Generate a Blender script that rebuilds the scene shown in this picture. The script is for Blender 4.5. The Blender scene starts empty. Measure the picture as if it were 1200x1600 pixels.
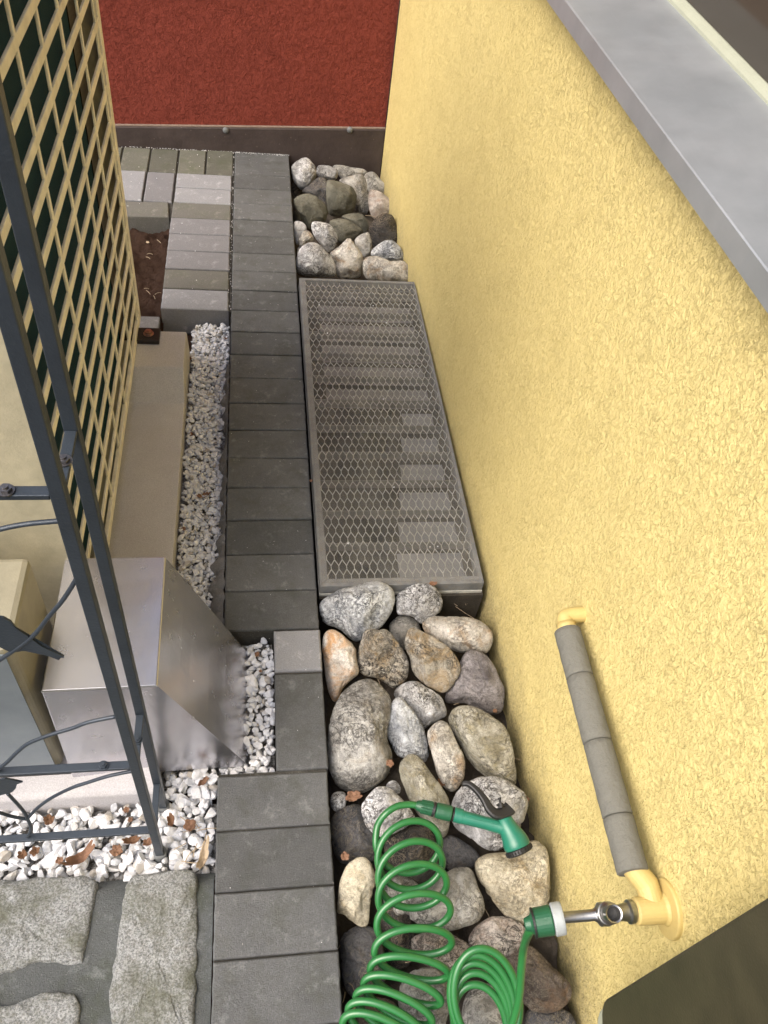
import bpy, bmesh, math, random
from mathutils import Vector, Matrix, Euler, noise, geometry
random.seed(7)
R = math.radians
scn = bpy.context.scene
col = scn.collection

# ------------------------------------------------------------------ camera
cd = bpy.data.cameras.new('camera'); cam = bpy.data.objects.new('camera', cd); col.objects.link(cam)
CAM = Vector((0.0694, -0.9286, 1.4737)); CROT = Euler((0.708880, -0.112447, -0.105899), 'XYZ')
FPX = 1282.548
cam.location = CAM; cam.rotation_euler = CROT
cd.sensor_fit = 'VERTICAL'; cd.sensor_height = 36; cd.lens = FPX/1600*36
cd.clip_start = 0.02; cd.clip_end = 500
scn.camera = cam

# ------------------------------------------------------------------ light
SUN_EL, SUN_AZ = R(50), R(246)      # azimuth clockwise from +Y: behind and to the left of the viewer
w = bpy.data.worlds.new('World'); scn.world = w; w.use_nodes = True
nt = w.node_tree; nt.nodes.clear()
sky = nt.nodes.new('ShaderNodeTexSky'); sky.sky_type = 'NISHITA'; sky.sun_disc = False
sky.sun_elevation = SUN_EL; sky.sun_rotation = SUN_AZ; sky.air_density = 1.0; sky.dust_density = 6.0; sky.ozone_density = 1.0
bg = nt.nodes.new('ShaderNodeBackground'); bg.inputs[1].default_value = 0.15
ow = nt.nodes.new('ShaderNodeOutputWorld')
nt.links.new(sky.outputs[0], bg.inputs[0]); nt.links.new(bg.outputs[0], ow.inputs[0])
ld = bpy.data.lights.new('sun', 'SUN'); ld.energy = 1.35; ld.angle = R(55); ld.color = (1.0, 0.99, 0.975)
sun = bpy.data.objects.new('sun', ld); col.objects.link(sun)
sd = Vector((math.sin(SUN_AZ)*math.cos(SUN_EL), math.cos(SUN_AZ)*math.cos(SUN_EL), math.sin(SUN_EL)))
sun.rotation_euler = sd.to_track_quat('Z', 'Y').to_euler()
scn.view_settings.view_transform = 'Standard'; scn.view_settings.look = 'None'
scn.view_settings.exposure = 0.90; scn.view_settings.gamma = 1.0

# ------------------------------------------------------------------ photo measurements -> places in the world
CM = CROT.to_matrix()
def ray(x, y): return CM @ Vector(((x-600)/FPX, -(y-800)/FPX, -1.0))
def on_z(x, y, z=0.0): d = ray(x, y); return CAM + d*((z-CAM.z)/d.z)
def on_x(x, y, X): d = ray(x, y); return CAM + d*((X-CAM.x)/d.x)
def on_y(x, y, Y): d = ray(x, y); return CAM + d*((Y-CAM.y)/d.y)

# ------------------------------------------------------------------ materials
def lin(c):
    return tuple((v/12.92 if v <= .04045 else ((v+.055)/1.055)**2.4) for v in [k/255 for k in c])
class MT:
    def __init__(s, name, rough=.8, metal=0.0, spec=.5):
        s.m = bpy.data.materials.new(name); s.m.use_nodes = True
        s.nt = s.m.node_tree; s.b = s.nt.nodes['Principled BSDF']
        s.b.inputs['Roughness'].default_value = rough; s.b.inputs['Metallic'].default_value = metal
        s.b.inputs['Specular IOR Level'].default_value = spec
        s.tc = s.nt.nodes.new('ShaderNodeTexCoord'); s.co = s.tc.outputs['Object']
    def n(s, t, **k):
        n = s.nt.nodes.new(t)
        for a, v in k.items(): setattr(n, a, v)
        return n
    def link(s, a, b): s.nt.links.new(a, b)
    def offset_by_object(s):
        oi = s.n('ShaderNodeObjectInfo'); ad = s.n('ShaderNodeVectorMath', operation='MULTIPLY_ADD')
        cb = s.n('ShaderNodeCombineXYZ')
        for i in range(3): s.link(oi.outputs['Random'], cb.inputs[i])
        ad.inputs[1].default_value = (37, 53, 71)
        s.link(cb.outputs[0], ad.inputs[0]); s.link(s.co, ad.inputs[2]); s.co = ad.outputs[0]; return s
    def scaled(s, sc, rot=(0, 0, 0)):
        mp = s.n('ShaderNodeMapping'); mp.inputs['Scale'].default_value = sc; mp.inputs['Rotation'].default_value = rot
        s.link(s.co, mp.inputs[0]); return mp.outputs[0]
    def noise(s, scale, detail=6, rough=.6, dist=0, co=None):
        n = s.n('ShaderNodeTexNoise'); n.inputs['Scale'].default_value = scale; n.inputs['Detail'].default_value = detail
        n.inputs['Roughness'].default_value = rough; n.inputs['Distortion'].default_value = dist
        s.link(co or s.co, n.inputs['Vector']); return n.outputs['Fac']
    def vor(s, scale, feature='F1', co=None, out='Distance', rnd=1):
        n = s.n('ShaderNodeTexVoronoi', feature=feature); n.inputs['Scale'].default_value = scale
        n.inputs['Randomness'].default_value = rnd
        s.link(co or s.co, n.inputs['Vector']); return n.outputs[out]
    def ramp(s, f, stops, interp='LINEAR'):
        r = s.n('ShaderNodeValToRGB'); r.color_ramp.interpolation = interp
        e = r.color_ramp.elements
        while len(e) < len(stops): e.new(.5)
        for i, (p, c) in enumerate(stops):
            e[i].position = p
            e[i].color = (c, c, c, 1) if not isinstance(c, (tuple, list)) else (*c[:3], 1)
        s.link(f, r.inputs[0]); return r.outputs[0]
    def mix(s, f, a, b, mode='MIX'):
        m = s.n('ShaderNodeMix', data_type='RGBA', blend_type=mode)
        if isinstance(f, (int, float)): m.inputs[0].default_value = f
        else: s.link(f, m.inputs[0])
        for i, v in ((6, a), (7, b)):
            if isinstance(v, (tuple, list)): m.inputs[i].default_value = (*v[:3], 1)
            else: s.link(v, m.inputs[i])
        return m.outputs[2]
    def math(s, op, a, b=0.0, c=0.0):
        m = s.n('ShaderNodeMath', operation=op)
        for i, v in enumerate((a, b, c)):
            if isinstance(v, (int, float)): m.inputs[i].default_value = v
            else: s.link(v, m.inputs[i])
        return m.outputs[0]
    def color(s, c):
        if isinstance(c, (tuple, list)): s.b.inputs['Base Color'].default_value = (*c[:3], 1)
        else: s.link(c, s.b.inputs['Base Color'])
        return s
    def rough(s, f): s.link(f, s.b.inputs['Roughness']); return s
    def bump(s, h, dist=.002, strength=1.0):
        b = s.n('ShaderNodeBump'); b.inputs['Distance'].default_value = dist; b.inputs['Strength'].default_value = strength
        s.link(h, b.inputs['Height'])
        if s.b.inputs['Normal'].is_linked: s.link(s.b.inputs['Normal'].links[0].from_socket, b.inputs['Normal'])
        s.link(b.outputs[0], s.b.inputs['Normal']); return s

def plaster(name, base, pale, deep, sc=(1, 1, 1), strength=1.0, k=1.0):
    m = MT(name, .95, 0, .12)
    co = m.scaled(sc)
    dn = m.n('ShaderNodeTexNoise'); dn.inputs['Scale'].default_value = 60*k; dn.inputs['Detail'].default_value = 3
    m.link(co, dn.inputs['Vector'])
    wv = m.n('ShaderNodeVectorMath', operation='MULTIPLY_ADD'); wv.inputs[1].default_value = (.02/k, .02/k, .02/k)
    m.link(dn.outputs['Color'], wv.inputs[0]); m.link(co, wv.inputs[2])
    cs = m.n('ShaderNodeVectorMath', operation='MULTIPLY'); cs.inputs[1].default_value = (1, 1, .72); m.link(wv.outputs[0], cs.inputs[0]); cs = cs.outputs[0]
    n1 = m.noise(105*k, 5, .62, .35, cs)
    n2 = m.noise(230*k, 4, .65, .3, cs)
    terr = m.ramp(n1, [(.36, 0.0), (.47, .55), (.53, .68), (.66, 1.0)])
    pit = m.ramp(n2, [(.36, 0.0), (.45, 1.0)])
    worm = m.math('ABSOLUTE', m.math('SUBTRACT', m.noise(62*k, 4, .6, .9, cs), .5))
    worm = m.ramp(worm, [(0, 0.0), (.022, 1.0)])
    big = m.noise(5, 4, .6)
    mask = m.ramp(m.noise(16, 4, .6), [(.42, 0.0), (.60, 1.0)])
    grit = m.noise(480*k, 2, .6)
    h = m.math('ADD', m.math('MULTIPLY', terr, .60), m.math('MULTIPLY', pit, .30))
    h = m.math('ADD', h, m.math('MULTIPLY', m.math('MULTIPLY', worm, mask), .22))
    h = m.math('ADD', h, m.math('MULTIPLY', grit, .22))
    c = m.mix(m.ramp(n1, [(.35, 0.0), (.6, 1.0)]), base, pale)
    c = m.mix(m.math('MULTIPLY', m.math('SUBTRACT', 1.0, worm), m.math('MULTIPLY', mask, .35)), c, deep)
    c = m.mix(m.ramp(n2, [(.33, .42), (.40, 0.0)]), c, deep)  # grooves above and pits here coloured darker, as painted shade of the relief
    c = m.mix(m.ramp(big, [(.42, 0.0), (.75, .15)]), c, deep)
    return m, c, h, strength

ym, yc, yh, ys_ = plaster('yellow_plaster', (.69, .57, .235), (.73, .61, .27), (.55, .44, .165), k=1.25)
# splash dirt with a ragged edge low on the wall
sp = ym.n('ShaderNodeSeparateXYZ'); ym.link(ym.co, sp.inputs[0])
low = ym.math('ADD', sp.outputs[2], ym.math('MULTIPLY', ym.math('ADD', ym.noise(14, 6, .7), ym.math('MULTIPLY', ym.noise(55, 5, .75), .8)), -.16))
dirt = ym.ramp(low, [(0.0, 0.0), (1.0, 1.0)])
dm = ym.n('ShaderNodeMapRange'); dm.inputs[1].default_value = -.26; dm.inputs[2].default_value = -.06
dm.inputs[3].default_value = .85; dm.inputs[4].default_value = 0.0
ym.link(low, dm.inputs[0])
yc = ym.mix(ym.math('MULTIPLY', dm.outputs[0], ym.ramp(ym.noise(160, 4, .7), [(.35, .35), (.65, 1.0)])), yc, (.20, .17, .11))
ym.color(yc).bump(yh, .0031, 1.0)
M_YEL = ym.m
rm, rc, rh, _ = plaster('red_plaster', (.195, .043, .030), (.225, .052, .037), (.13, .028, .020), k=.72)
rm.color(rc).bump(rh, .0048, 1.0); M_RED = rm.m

def concrete(name, a, b, speck=(.35, .35, .34), bump=.0012, rough=.9, moss=None, island=True, stain=1.0):
    m = MT(name, rough, 0, .25)
    g = m.noise(9, 5, .6); f = m.noise(420, 3, .7)
    c = m.mix(m.ramp(g, [(.3, 0.0), (.72, 1.0)]), a, b)
    c = m.mix(m.ramp(f, [(.42, 0.35), (.62, 0.0)]), c, tuple(v*.45 for v in a))
    if moss: c = m.mix(m.ramp(m.noise(16, 6, .7), [(.48, 0.0), (.66, .65)]), c, moss)
    c = m.mix(m.ramp(m.noise(4.5, 7, .7), [(.45, 0.0), (.62, .38*stain)]), c, tuple(v*.62 for v in a))
    c = m.mix(m.ramp(m.noise(28, 7, .75), [(.55, 0.0), (.68, .5*stain)]), c, tuple(min(1, v*1.5) for v in b))
    sv = m.vor(170, 'F1'); c = m.mix(m.ramp(sv, [(.08, 0.55), (.13, 0.0)]), c, speck)
    if island:
        gi = m.n('ShaderNodeNewGeometry')
        v = m.math('MULTIPLY_ADD', gi.outputs['Random Per Island'], .44, .76)
        c = m.mix(1.0, c, m.ramp(v, [(0, 0.0), (1, 1.0)]), 'MULTIPLY')
    h = m.math('ADD', m.noise(520, 3, .8), m.math('MULTIPLY', m.noise(60, 4, .6), .8))
    m.color(c).bump(h, bump, 1.0); return m.m
M_PAVE = concrete('dark_paver', (.128, .132, .135), (.205, .21, .212), bump=.0030, moss=(.095, .10, .085), speck=(.22, .22, .21))
M_PAVE_L = concrete('light_paver', (.23, .235, .25), (.34, .345, .36), bump=.0007, island=False)
M_PAVE_M = concrete('mid_paver', (.17, .17, .18), (.24, .24, .25), bump=.0007, island=False)
M_PAVE_D = concrete('mossy_paver', (.135, .132, .12), (.18, .176, .16), moss=(.115, .12, .09), island=False)
M_PAVE_G = concrete('green_paver', (.135, .135, .112), (.18, .178, .148), moss=(.105, .115, .075))
M_SLAB = concrete('cast_concrete', (.52, .50, .505), (.61, .595, .60), speck=(.25, .2, .17), bump=.0005, island=False, stain=.12)
M_MORTAR = concrete('mortar', (.20, .195, .19), (.36, .35, .34), bump=.004, island=False)
M_JOINT = concrete('joint_grit', (.05, .048, .042), (.12, .115, .10), bump=.003, island=False)
M_JOINT2 = concrete('mossy_joint', (.10, .108, .108), (.19, .20, .20), bump=.004, island=False, moss=(.075, .085, .06))

m = MT('soil', 1, 0, .1); c = m.mix(m.noise(40, 8, .75), (.02, .012, .009), (.115, .068, .048))
m.color(c).bump(m.noise(110, 8, .8), .02); M_SOIL = m.m
m = MT('felt', .95, 0, .2); c = m.mix(m.noise(30, 8, .7), (.018, .019, .02), (.06, .062, .06)); m.color(c).bump(m.noise(300, 4, .8), .002); M_FELT = m.m

def granite():
    m = MT('granite', .8, 0, .4)
    f = m.noise(300, 4, .75); f2 = m.noise(120, 5, .8, .5)
    c = m.mix(m.ramp(f, [(.40, 0.0), (.58, 1.0)]), (.19, .20, .195), (.52, .53, .53))
    c = m.mix(m.ramp(f2, [(.35, 0.6), (.5, 0.0)]), c, (.16, .15, .12))
    c = m.mix(m.ramp(m.noise(13, 6, .75), [(.44, 0.0), (.66, .75)]), c, (.12, .125, .075))
    m.color(c).bump(m.noise(60, 8, .75), .012).bump(f, .0022); return m.m
M_GRAN = granite()

def rockmat(name, lo, hi, stain, s_amt, vein=(.05, .045, .04), v_amt=.6, streak=False, rough=.62, bump=1.0):
    m = MT(name, rough, 0, .35).offset_by_object()
    co = m.scaled((1, 1, 2.6), (.5, .4, .2)) if streak else m.co
    big = m.noise(14, 7, .62, .6, co); fine = m.noise(90, 8, .75, .4, co); grain = m.noise(380, 3, .8)
    c = m.mix(m.ramp(big, [(.38, 0.0), (.60, 1.0)]), lo, tuple(min(.82, v*1.22) for v in hi))
    c = m.mix(m.ramp(m.noise(19, 6, .7, 1.2, co), [(.60-.25*s_amt, 0.0), (.74-.16*s_amt, min(1, .45+s_amt*.6))]), c, stain)
    c = m.mix(m.ramp(fine, [(.38, .55), (.48, 0.0)]), c, tuple(v*.45 for v in lo))
    va = m.math('ABSOLUTE', m.math('SUBTRACT', m.noise(24, 6, .62, 2.2, co), .5))
    vb = m.math('ABSOLUTE', m.math('SUBTRACT', m.noise(55, 5, .6, 1.5, co), .5))
    vm = m.ramp(m.noise(12, 3, .5), [(.38, .15), (.56, 1.0)]); v_amt = min(1, v_amt*1.35)
    v1 = m.ramp(va, [(0, 1.0), (.010, .9), (.026, 0.0)]); v2 = m.ramp(vb, [(0, .85), (.030, 0.0)])
    vv = m.math('MULTIPLY', m.math('MAXIMUM', v1, v2), m.math('MULTIPLY', vm, v_amt))
    c = m.mix(vv, c, vein)
    c = m.mix(m.ramp(grain, [(.38, .35), (.5, 0.0)]), c, tuple(v*.3 for v in lo))
    m.color(c)
    m.rough(m.math('MULTIPLY_ADD', fine, .35, rough-.18))
    h = m.math('ADD', m.math('MULTIPLY', big, 1.0), m.math('MULTIPLY', fine, .5))
    h = m.math('SUBTRACT', h, m.math('MULTIPLY', vv, .22))
    m.bump(h, .013*bump).bump(grain, .0014*bump); return m.m
RM = {
 'white': rockmat('rock_white', (.46, .46, .46), (.72, .72, .71), (.52, .44, .33), .12, v_amt=.75),
 'bluewhite': rockmat('rock_blue_white', (.36, .38, .405), (.64, .66, .68), (.45, .42, .35), .12, vein=(.05, .06, .08), v_amt=.8),
 'grey': rockmat('rock_grey', (.30, .29, .265), (.50, .49, .455), (.36, .29, .19), .25, v_amt=.6),
 'tan': rockmat('rock_tan', (.46, .43, .37), (.66, .63, .57), (.42, .25, .10), .42, v_amt=.5),
 'ochre': rockmat('rock_ochre', (.32, .29, .235), (.60, .56, .48), (.44, .29, .12), .55, v_amt=.8, bump=1.4),
 'orange': rockmat('rock_orange', (.55, .50, .44), (.68, .64, .58), (.58, .30, .10), .70, v_amt=.25, bump=.5),
 'cream': rockmat('rock_cream', (.46, .41, .295), (.63, .58, .45), (.42, .31, .15), .45, v_amt=.4, bump=.9),
 'olive': rockmat('rock_olive', (.31, .29, .22), (.53, .51, .43), (.36, .31, .16), .45, v_amt=.55, streak=True),
 'pink': rockmat('rock_pink', (.42, .37, .325), (.62, .57, .52), (.42, .27, .19), .4, v_amt=.7, bump=1.2),
 'purple': rockmat('rock_purple', (.14, .125, .13), (.29, .27, .27), (.30, .27, .24), .25, v_amt=.35, streak=True, rough=.55),
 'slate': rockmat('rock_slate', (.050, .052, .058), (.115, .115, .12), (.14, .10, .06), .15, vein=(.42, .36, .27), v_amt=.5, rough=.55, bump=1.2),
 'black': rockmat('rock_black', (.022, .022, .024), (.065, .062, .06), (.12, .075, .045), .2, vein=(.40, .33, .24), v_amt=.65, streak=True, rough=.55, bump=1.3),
 'green': rockmat('rock_green', (.10, .10, .078), (.165, .16, .125), (.15, .135, .085), .3, v_amt=.3, rough=.7),
 'umber': rockmat('rock_umber', (.07, .055, .045), (.19, .155, .125), (.26, .15, .08), .35, vein=(.5, .43, .33), v_amt=.5, bump=1.5),
}

m = MT('marble_chip', .55, 0, .4)
gi = m.n('ShaderNodeNewGeometry')
c = m.ramp(gi.outputs['Random Per Island'], [(0, (.60, .62, .66)), (.25, (.76, .77, .79)), (.6, (.86, .86, .86)), (.93, (.70, .69, .67)), (.97, (.40, .36, .30))])
c = m.mix(m.ramp(m.noise(70, 5, .7), [(.42, .45), (.6, 0.0)]), c, (.44, .45, .48))
m.color(c).bump(m.noise(260, 4, .7), .001); M_CHIP = m.m

def metal_sheet(name, c1, c2, rough=.33, metal=.85, blot=.25):
    m = MT(name, rough, metal, .5)
    c = m.mix(m.ramp(m.noise(9, 5, .6), [(.35, 0.0), (.68, 1.0)]), c1, c2)
    sc = m.scaled((300, 8, 8)); c = m.mix(m.ramp(m.noise(1, 3, .6, 0, sc), [(.6, 0.0), (.75, .12)]), c, tuple(v*1.25 for v in c2))
    m.color(c); m.rough(m.math('MULTIPLY_ADD', m.noise(22, 5, .65), blot, rough-blot/2)); m.bump(m.noise(6, 2, .5), .002, .3); return m.m
M_HOOD = metal_sheet('zinc_sheet', (.58, .58, .62), (.66, .65, .69), .26, .92, .10)
M_SILL = metal_sheet('sill_aluminium', (.33, .355, .37), (.41, .435, .45), .42, .55)
def paint(name, c, rough=.45, metal=0, nb=.0004, var=.12, spec=.5):
    m = MT(name, rough, metal, spec)
    cc = m.mix(m.ramp(m.noise(24, 6, .65), [(.35, 0.0), (.7, 1.0)]), c, tuple(v*(1-var*2) for v in c))
    m.color(cc).bump(m.noise(300, 3, .6), nb); return m.m
M_BEIGE = paint('beige_enamel', (.48, .44, .31), .40)
M_GRILLE = paint('grille_enamel', (.93, .87, .71), .45)
M_GREYPANEL = metal_sheet('grey_blue_sheet', (.23, .27, .30), (.30, .34, .37), .38, .7)
m = MT('fins', .7, 0, .15)
wv = m.n('ShaderNodeTexWave', bands_direction='Y'); wv.inputs['Scale'].default_value = 110; m.link(m.scaled((1, 1, 1), (R(8), 0, 0)), wv.inputs[0])
m.color(m.mix(wv.outputs['Fac'], (.007, .034, .052), (.022, .085, .125))).bump(wv.outputs['Fac'], .002); M_FIN = m.m
m = MT('dark_pipes', .5, .3)
wv = m.n('ShaderNodeTexWave', bands_direction='Y'); wv.inputs['Scale'].default_value = 26; wv.inputs['Distortion'].default_value = 1.0; m.link(m.co, wv.inputs[0])
m.color(m.ramp(wv.outputs['Fac'], [(.55, (.012, .010, .010)), (.8, (.07, .055, .05)), (.97, (.30, .26, .22))])); M_DPIPE = m.m
M_BLACKM = paint('black_bracket', (.030, .026, .026), .5, .3)
M_TREL = paint('anthracite_enamel', (.040, .052, .068), .38, .25)
M_BOLT = paint('bolt_steel', (.19, .185, .19), .3, .9)
M_BOLTC = paint('bolt_copper', (.5, .34, .28), .3, .9)
M_TUBE = paint('grey_plastic_sleeve', (.16, .17, .175), .6)
M_CHROME = paint('satin_chrome', (.42, .42, .41), .34, 1.0, .0002, .1)
M_YPLAST = paint('yellow_painted_fitting', (.52, .405, .155), .5, 0, .0006, .06)
m = MT('hose_green', .28, 0, .5); m.b.inputs['Coat Weight'].default_value = .25; m.b.inputs['Coat Roughness'].default_value = .2
m.color(m.mix(m.noise(18, 4, .6), (.016, .115, .028), (.028, .165, .045))); M_HOSE = m.m
M_CONN = paint('connector_green', (.016, .095, .042), .38, 0, .0003, .1)
M_GUN = paint('nozzle_teal_green', (.020, .165, .105), .30, 0, .0002, .08)
M_RUBBER = paint('black_rubber', (.014, .014, .014), .5)
M_LGREY = paint('light_grey_plastic', (.36, .39, .39), .4)
m = MT('pipe_foam', .85, 0, .3); m.color(m.mix(m.noise(420, 3, .8), (.115, .115, .10), (.18, .178, .155))).bump(m.noise(500, 3, .8), .0012).bump(m.noise(45, 4, .6), .004); M_FOAM = m.m
m = MT('leaf', .75, 0, .25).offset_by_object()
m.color(m.mix(m.noise(60, 6, .7), (.09, .045, .026), (.33, .19, .12))).bump(m.noise(120, 5, .7), .002); M_LEAF = m.m
m = MT('leaf_dark', .75, 0, .25).offset_by_object()
m.color(m.mix(m.noise(60, 6, .7), (.09, .045, .025), (.22, .12, .065))).bump(m.noise(120, 5, .7), .002); M_LEAFD = m.m
m = MT('straw', .8); m.color(m.mix(m.noise(90, 4, .7), (.28, .20, .12), (.46, .38, .27))); M_STRAW = m.m
m = MT('plinth_brown', .6, 0, .35)
c = m.mix(m.ramp(m.noise(9, 6, .65), [(.3, 0.0), (.7, 1.0)]), (.040, .030, .028), (.068, .052, .048))
c = m.mix(m.ramp(m.vor(38), [(.05, .6), (.09, 0.0)]), c, (.16, .13, .11)); m.color(c).bump(m.noise(50, 5, .6), .002); M_PLINTH = m.m
m = MT('old_plaster_edge', .9); m.color(m.mix(m.noise(60, 5, .7), (.12, .08, .06), (.30, .24, .19))).bump(m.noise(90, 4, .7), .003); M_EDGE = m.m
m = MT('weathered_frame', .62, 0, .4)
c = m.mix(m.ramp(m.noise(28, 6, .7), [(.3, 0.0), (.7, 1.0)]), (.10, .103, .105), (.20, .205, .205)); c = m.mix(m.ramp(m.noise(70, 5, .8), [(.5, 0.0), (.62, .5)]), c, (.17, .15, .12))
m.color(c).bump(m.noise(120, 5, .7), .0015); M_WFRAME = m.m
M_WLIP = paint('pale_frame_lip', (.48, .48, .44), .5, 0, .001, .25)
M_MESH = paint('galvanised_mesh', (.46, .46, .43), .42, .4, .0003, .2)
M_RIB = paint('galvanised_rib', (.20, .195, .18), .5, .5, .0003, .2)
m = MT('sheet_reflection', .5, .1); m.color(m.mix(m.ramp(m.noise(12, 5, .6), [(.3, 0.0), (.7, 1.0)]), (.15, .155, .165), (.225, .23, .24))); M_REFL = m.m  # pale and dim tones painting the cover sheet's reflection
m = MT('sheet_reflection_dim', .5, .1); m.color(m.mix(m.ramp(m.noise(12, 5, .6), [(.3, 0.0), (.7, 1.0)]), (.12, .115, .12), (.19, .185, .19))); M_REFL_DIM = m.m
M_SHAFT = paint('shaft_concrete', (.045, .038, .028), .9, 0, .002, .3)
M_CREAM = paint('cream_frame', (.34, .355, .275), .45, 0, .0004, .06)
M_OLIVE = paint('olive_brown_panel', (.047, .041, .022), .42, 0, .0004, .15)
m = MT('window_glass', .08, 0, .5); m.color((.05, .045, .035)); M_GLASS = m.m
m = MT('dusty_glass', .10, 0, .5)
tr = m.n('ShaderNodeBsdfTransparent'); ms = m.n('ShaderNodeMixShader')
f = m.ramp(m.noise(16, 7, .72), [(.3, .05), (.7, .17)])
f = m.math('ADD', f, m.ramp(m.vor(95), [(.03, .6), (.05, 0.0)]))
m.color((.36, .36, .345)); m.b.inputs['Roughness'].default_value = .12
m.link(f, ms.inputs[0]); m.link(tr.outputs[0], ms.inputs[1]); m.link(m.b.outputs[0], ms.inputs[2])
m.link(ms.outputs[0], m.nt.nodes['Material Output'].inputs[0]); M_DUSTGLASS = m.m

# ------------------------------------------------------------------ object helpers
def obj(name, bm, mat, parent=None, smooth=False, bevel=0, recenter=False):
    me = bpy.data.meshes.new(name)
    bmesh.ops.recalc_face_normals(bm, faces=bm.faces)
    bm.to_mesh(me); bm.free()
    for mm in (mat if isinstance(mat, (list, tuple)) else [mat]): me.materials.append(mm)
    if smooth:
        for p in me.polygons: p.use_smooth = True
        if smooth == 'auto': me.set_sharp_from_angle(angle=R(32))
    o = bpy.data.objects.new(name, me); col.objects.link(o)
    if parent: o.parent = parent
    if bevel:
        b = o.modifiers.new('bevel', 'BEVEL'); b.width = bevel; b.segments = 2; b.limit_method = 'ANGLE'; b.angle_limit = R(35)
    return o
def tag(o, label, cat, group=None):
    o['label'] = label; o['category'] = cat
    if group: o['group'] = group
    return o
def thing(name, label, cat, loc=(0, 0, 0), group=None):
    o = bpy.data.objects.new(name, None); col.objects.link(o); o.location = loc; o.empty_display_size = .05
    return tag(o, label, cat, group)
def struct(o, kind='structure'): o['kind'] = kind; return o
def BM(): return bmesh.new()
def box(bm, x0, x1, y0, y1, z0, z1, shear=None):
    vs = [bm.verts.new((x, y, z)) for z in (z0, z1) for y in (y0, y1) for x in (x0, x1)]
    for f in ((0, 2, 3, 1), (4, 5, 7, 6), (0, 1, 5, 4), (2, 6, 7, 3), (0, 4, 6, 2), (1, 3, 7, 5)): bm.faces.new([vs[i] for i in f])
    return vs
def hexa(bm, lo, hi):       # two loops of points -> closed solid
    a = [bm.verts.new(p) for p in lo]; b = [bm.verts.new(p) for p in hi]; n = len(a)
    bm.faces.new(a[::-1]); bm.faces.new(b)
    for i in range(n): bm.faces.new((a[i], a[(i+1) % n], b[(i+1) % n], b[i]))
def tube(bm, pts, rad, seg=12, cap=True, up=None):
    pts = [Vector(p) for p in pts]; n = len(pts)
    rads = rad if isinstance(rad, (list, tuple)) else [rad]*n
    rings = []; t0 = (pts[1]-pts[0]).normalized()
    nrm = Vector(up) if up else (Vector((0, 0, 1)) if abs(t0.z) < .9 else Vector((1, 0, 0)))
    nrm = (nrm - t0*nrm.dot(t0)).normalized()
    for i in range(n):
        a = pts[max(0, i-1)]; b = pts[min(n-1, i+1)]; t = (b-a)
        t = t.normalized() if t.length > 1e-9 else t0
        nrm = (nrm - t*nrm.dot(t)); nrm = nrm.normalized() if nrm.length > 1e-6 else t.orthogonal().normalized()
        bn = t.cross(nrm); t0 = t
        rings.append([bm.verts.new(pts[i] + (nrm*math.cos(k*2*math.pi/seg) + bn*math.sin(k*2*math.pi/seg))*rads[i]) for k in range(seg)])
    for i in range(n-1):
        for k in range(seg):
            bm.faces.new((rings[i][k], rings[i][(k+1) % seg], rings[i+1][(k+1) % seg], rings[i+1][k]))
    if cap: bm.faces.new(rings[0][::-1]); bm.faces.new(rings[-1])
def lathe(bm, o, ax, prof, seg=28):    # prof: (distance along axis, radius), may turn back on itself
    o = Vector(o); ax = Vector(ax).normalized(); u = ax.orthogonal().normalized(); v = ax.cross(u)
    rg_ = [[bm.verts.new(o+ax*a+(u*math.cos(k*2*math.pi/seg)+v*math.sin(k*2*math.pi/seg))*r_) for k in range(seg)] for a, r_ in prof]
    for A_, B_ in zip(rg_, rg_[1:]):
        for k in range(seg): bm.faces.new((A_[k], A_[(k+1) % seg], B_[(k+1) % seg], B_[k]))
    bm.faces.new(rg_[0][::-1]); bm.faces.new(rg_[-1])
def bar(bm, a, b, w, h, side=None):   # rectangular bar from a to b, w along `side`, h across
    a, b = Vector(a), Vector(b); t = (b-a).normalized()
    s = Vector(side) if side else Vector((0, 0, 1)); s = (s - t*s.dot(t)).normalized(); u = t.cross(s)
    lo = [a + s*w/2*i + u*h/2*j for i, j in ((-1, -1), (1, -1), (1, 1), (-1, 1))]
    hi = [p + (b-a) for p in lo]; hexa(bm, lo, hi)
def prism(bm, pts, d):     # planar outline extruded by vector d
    hexa(bm, [Vector(p) for p in pts], [Vector(p)+Vector(d) for p in pts])
def spline(pts, per=8, closed=False):
    pts = [Vector(p) for p in pts]; n = len(pts); out = []
    for i in range(n if closed else n-1):
        g = (lambda k: pts[k % n]) if closed else (lambda k: pts[max(0, min(n-1, k))])
        p0, p1, p2, p3 = g(i-1), g(i), g(i+1), g(i+2)
        for s in range(per):
            t = s/per
            out.append(.5*((2*p1)+(-p0+p2)*t+(2*p0-5*p1+4*p2-p3)*t*t+(-p0+3*p1-3*p2+p3)*t**3))
    if not closed: out.append(pts[-1].copy())
    return out
def hexbolt(parent, p, axis, r=.006, h=.005, mat=None, name='bolt'):
    bm = BM(); p = Vector(p); ax = Vector(axis).normalized()
    tube(bm, [p, p+ax*.0015], r*1.35, 16); tube(bm, [p+ax*.0017, p+ax*h], r, 6); tube(bm, [p+ax*(h+.0002), p+ax*(h+.002)], r*.5, 10)
    return obj(name, bm, mat or M_BOLT, parent)

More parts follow.
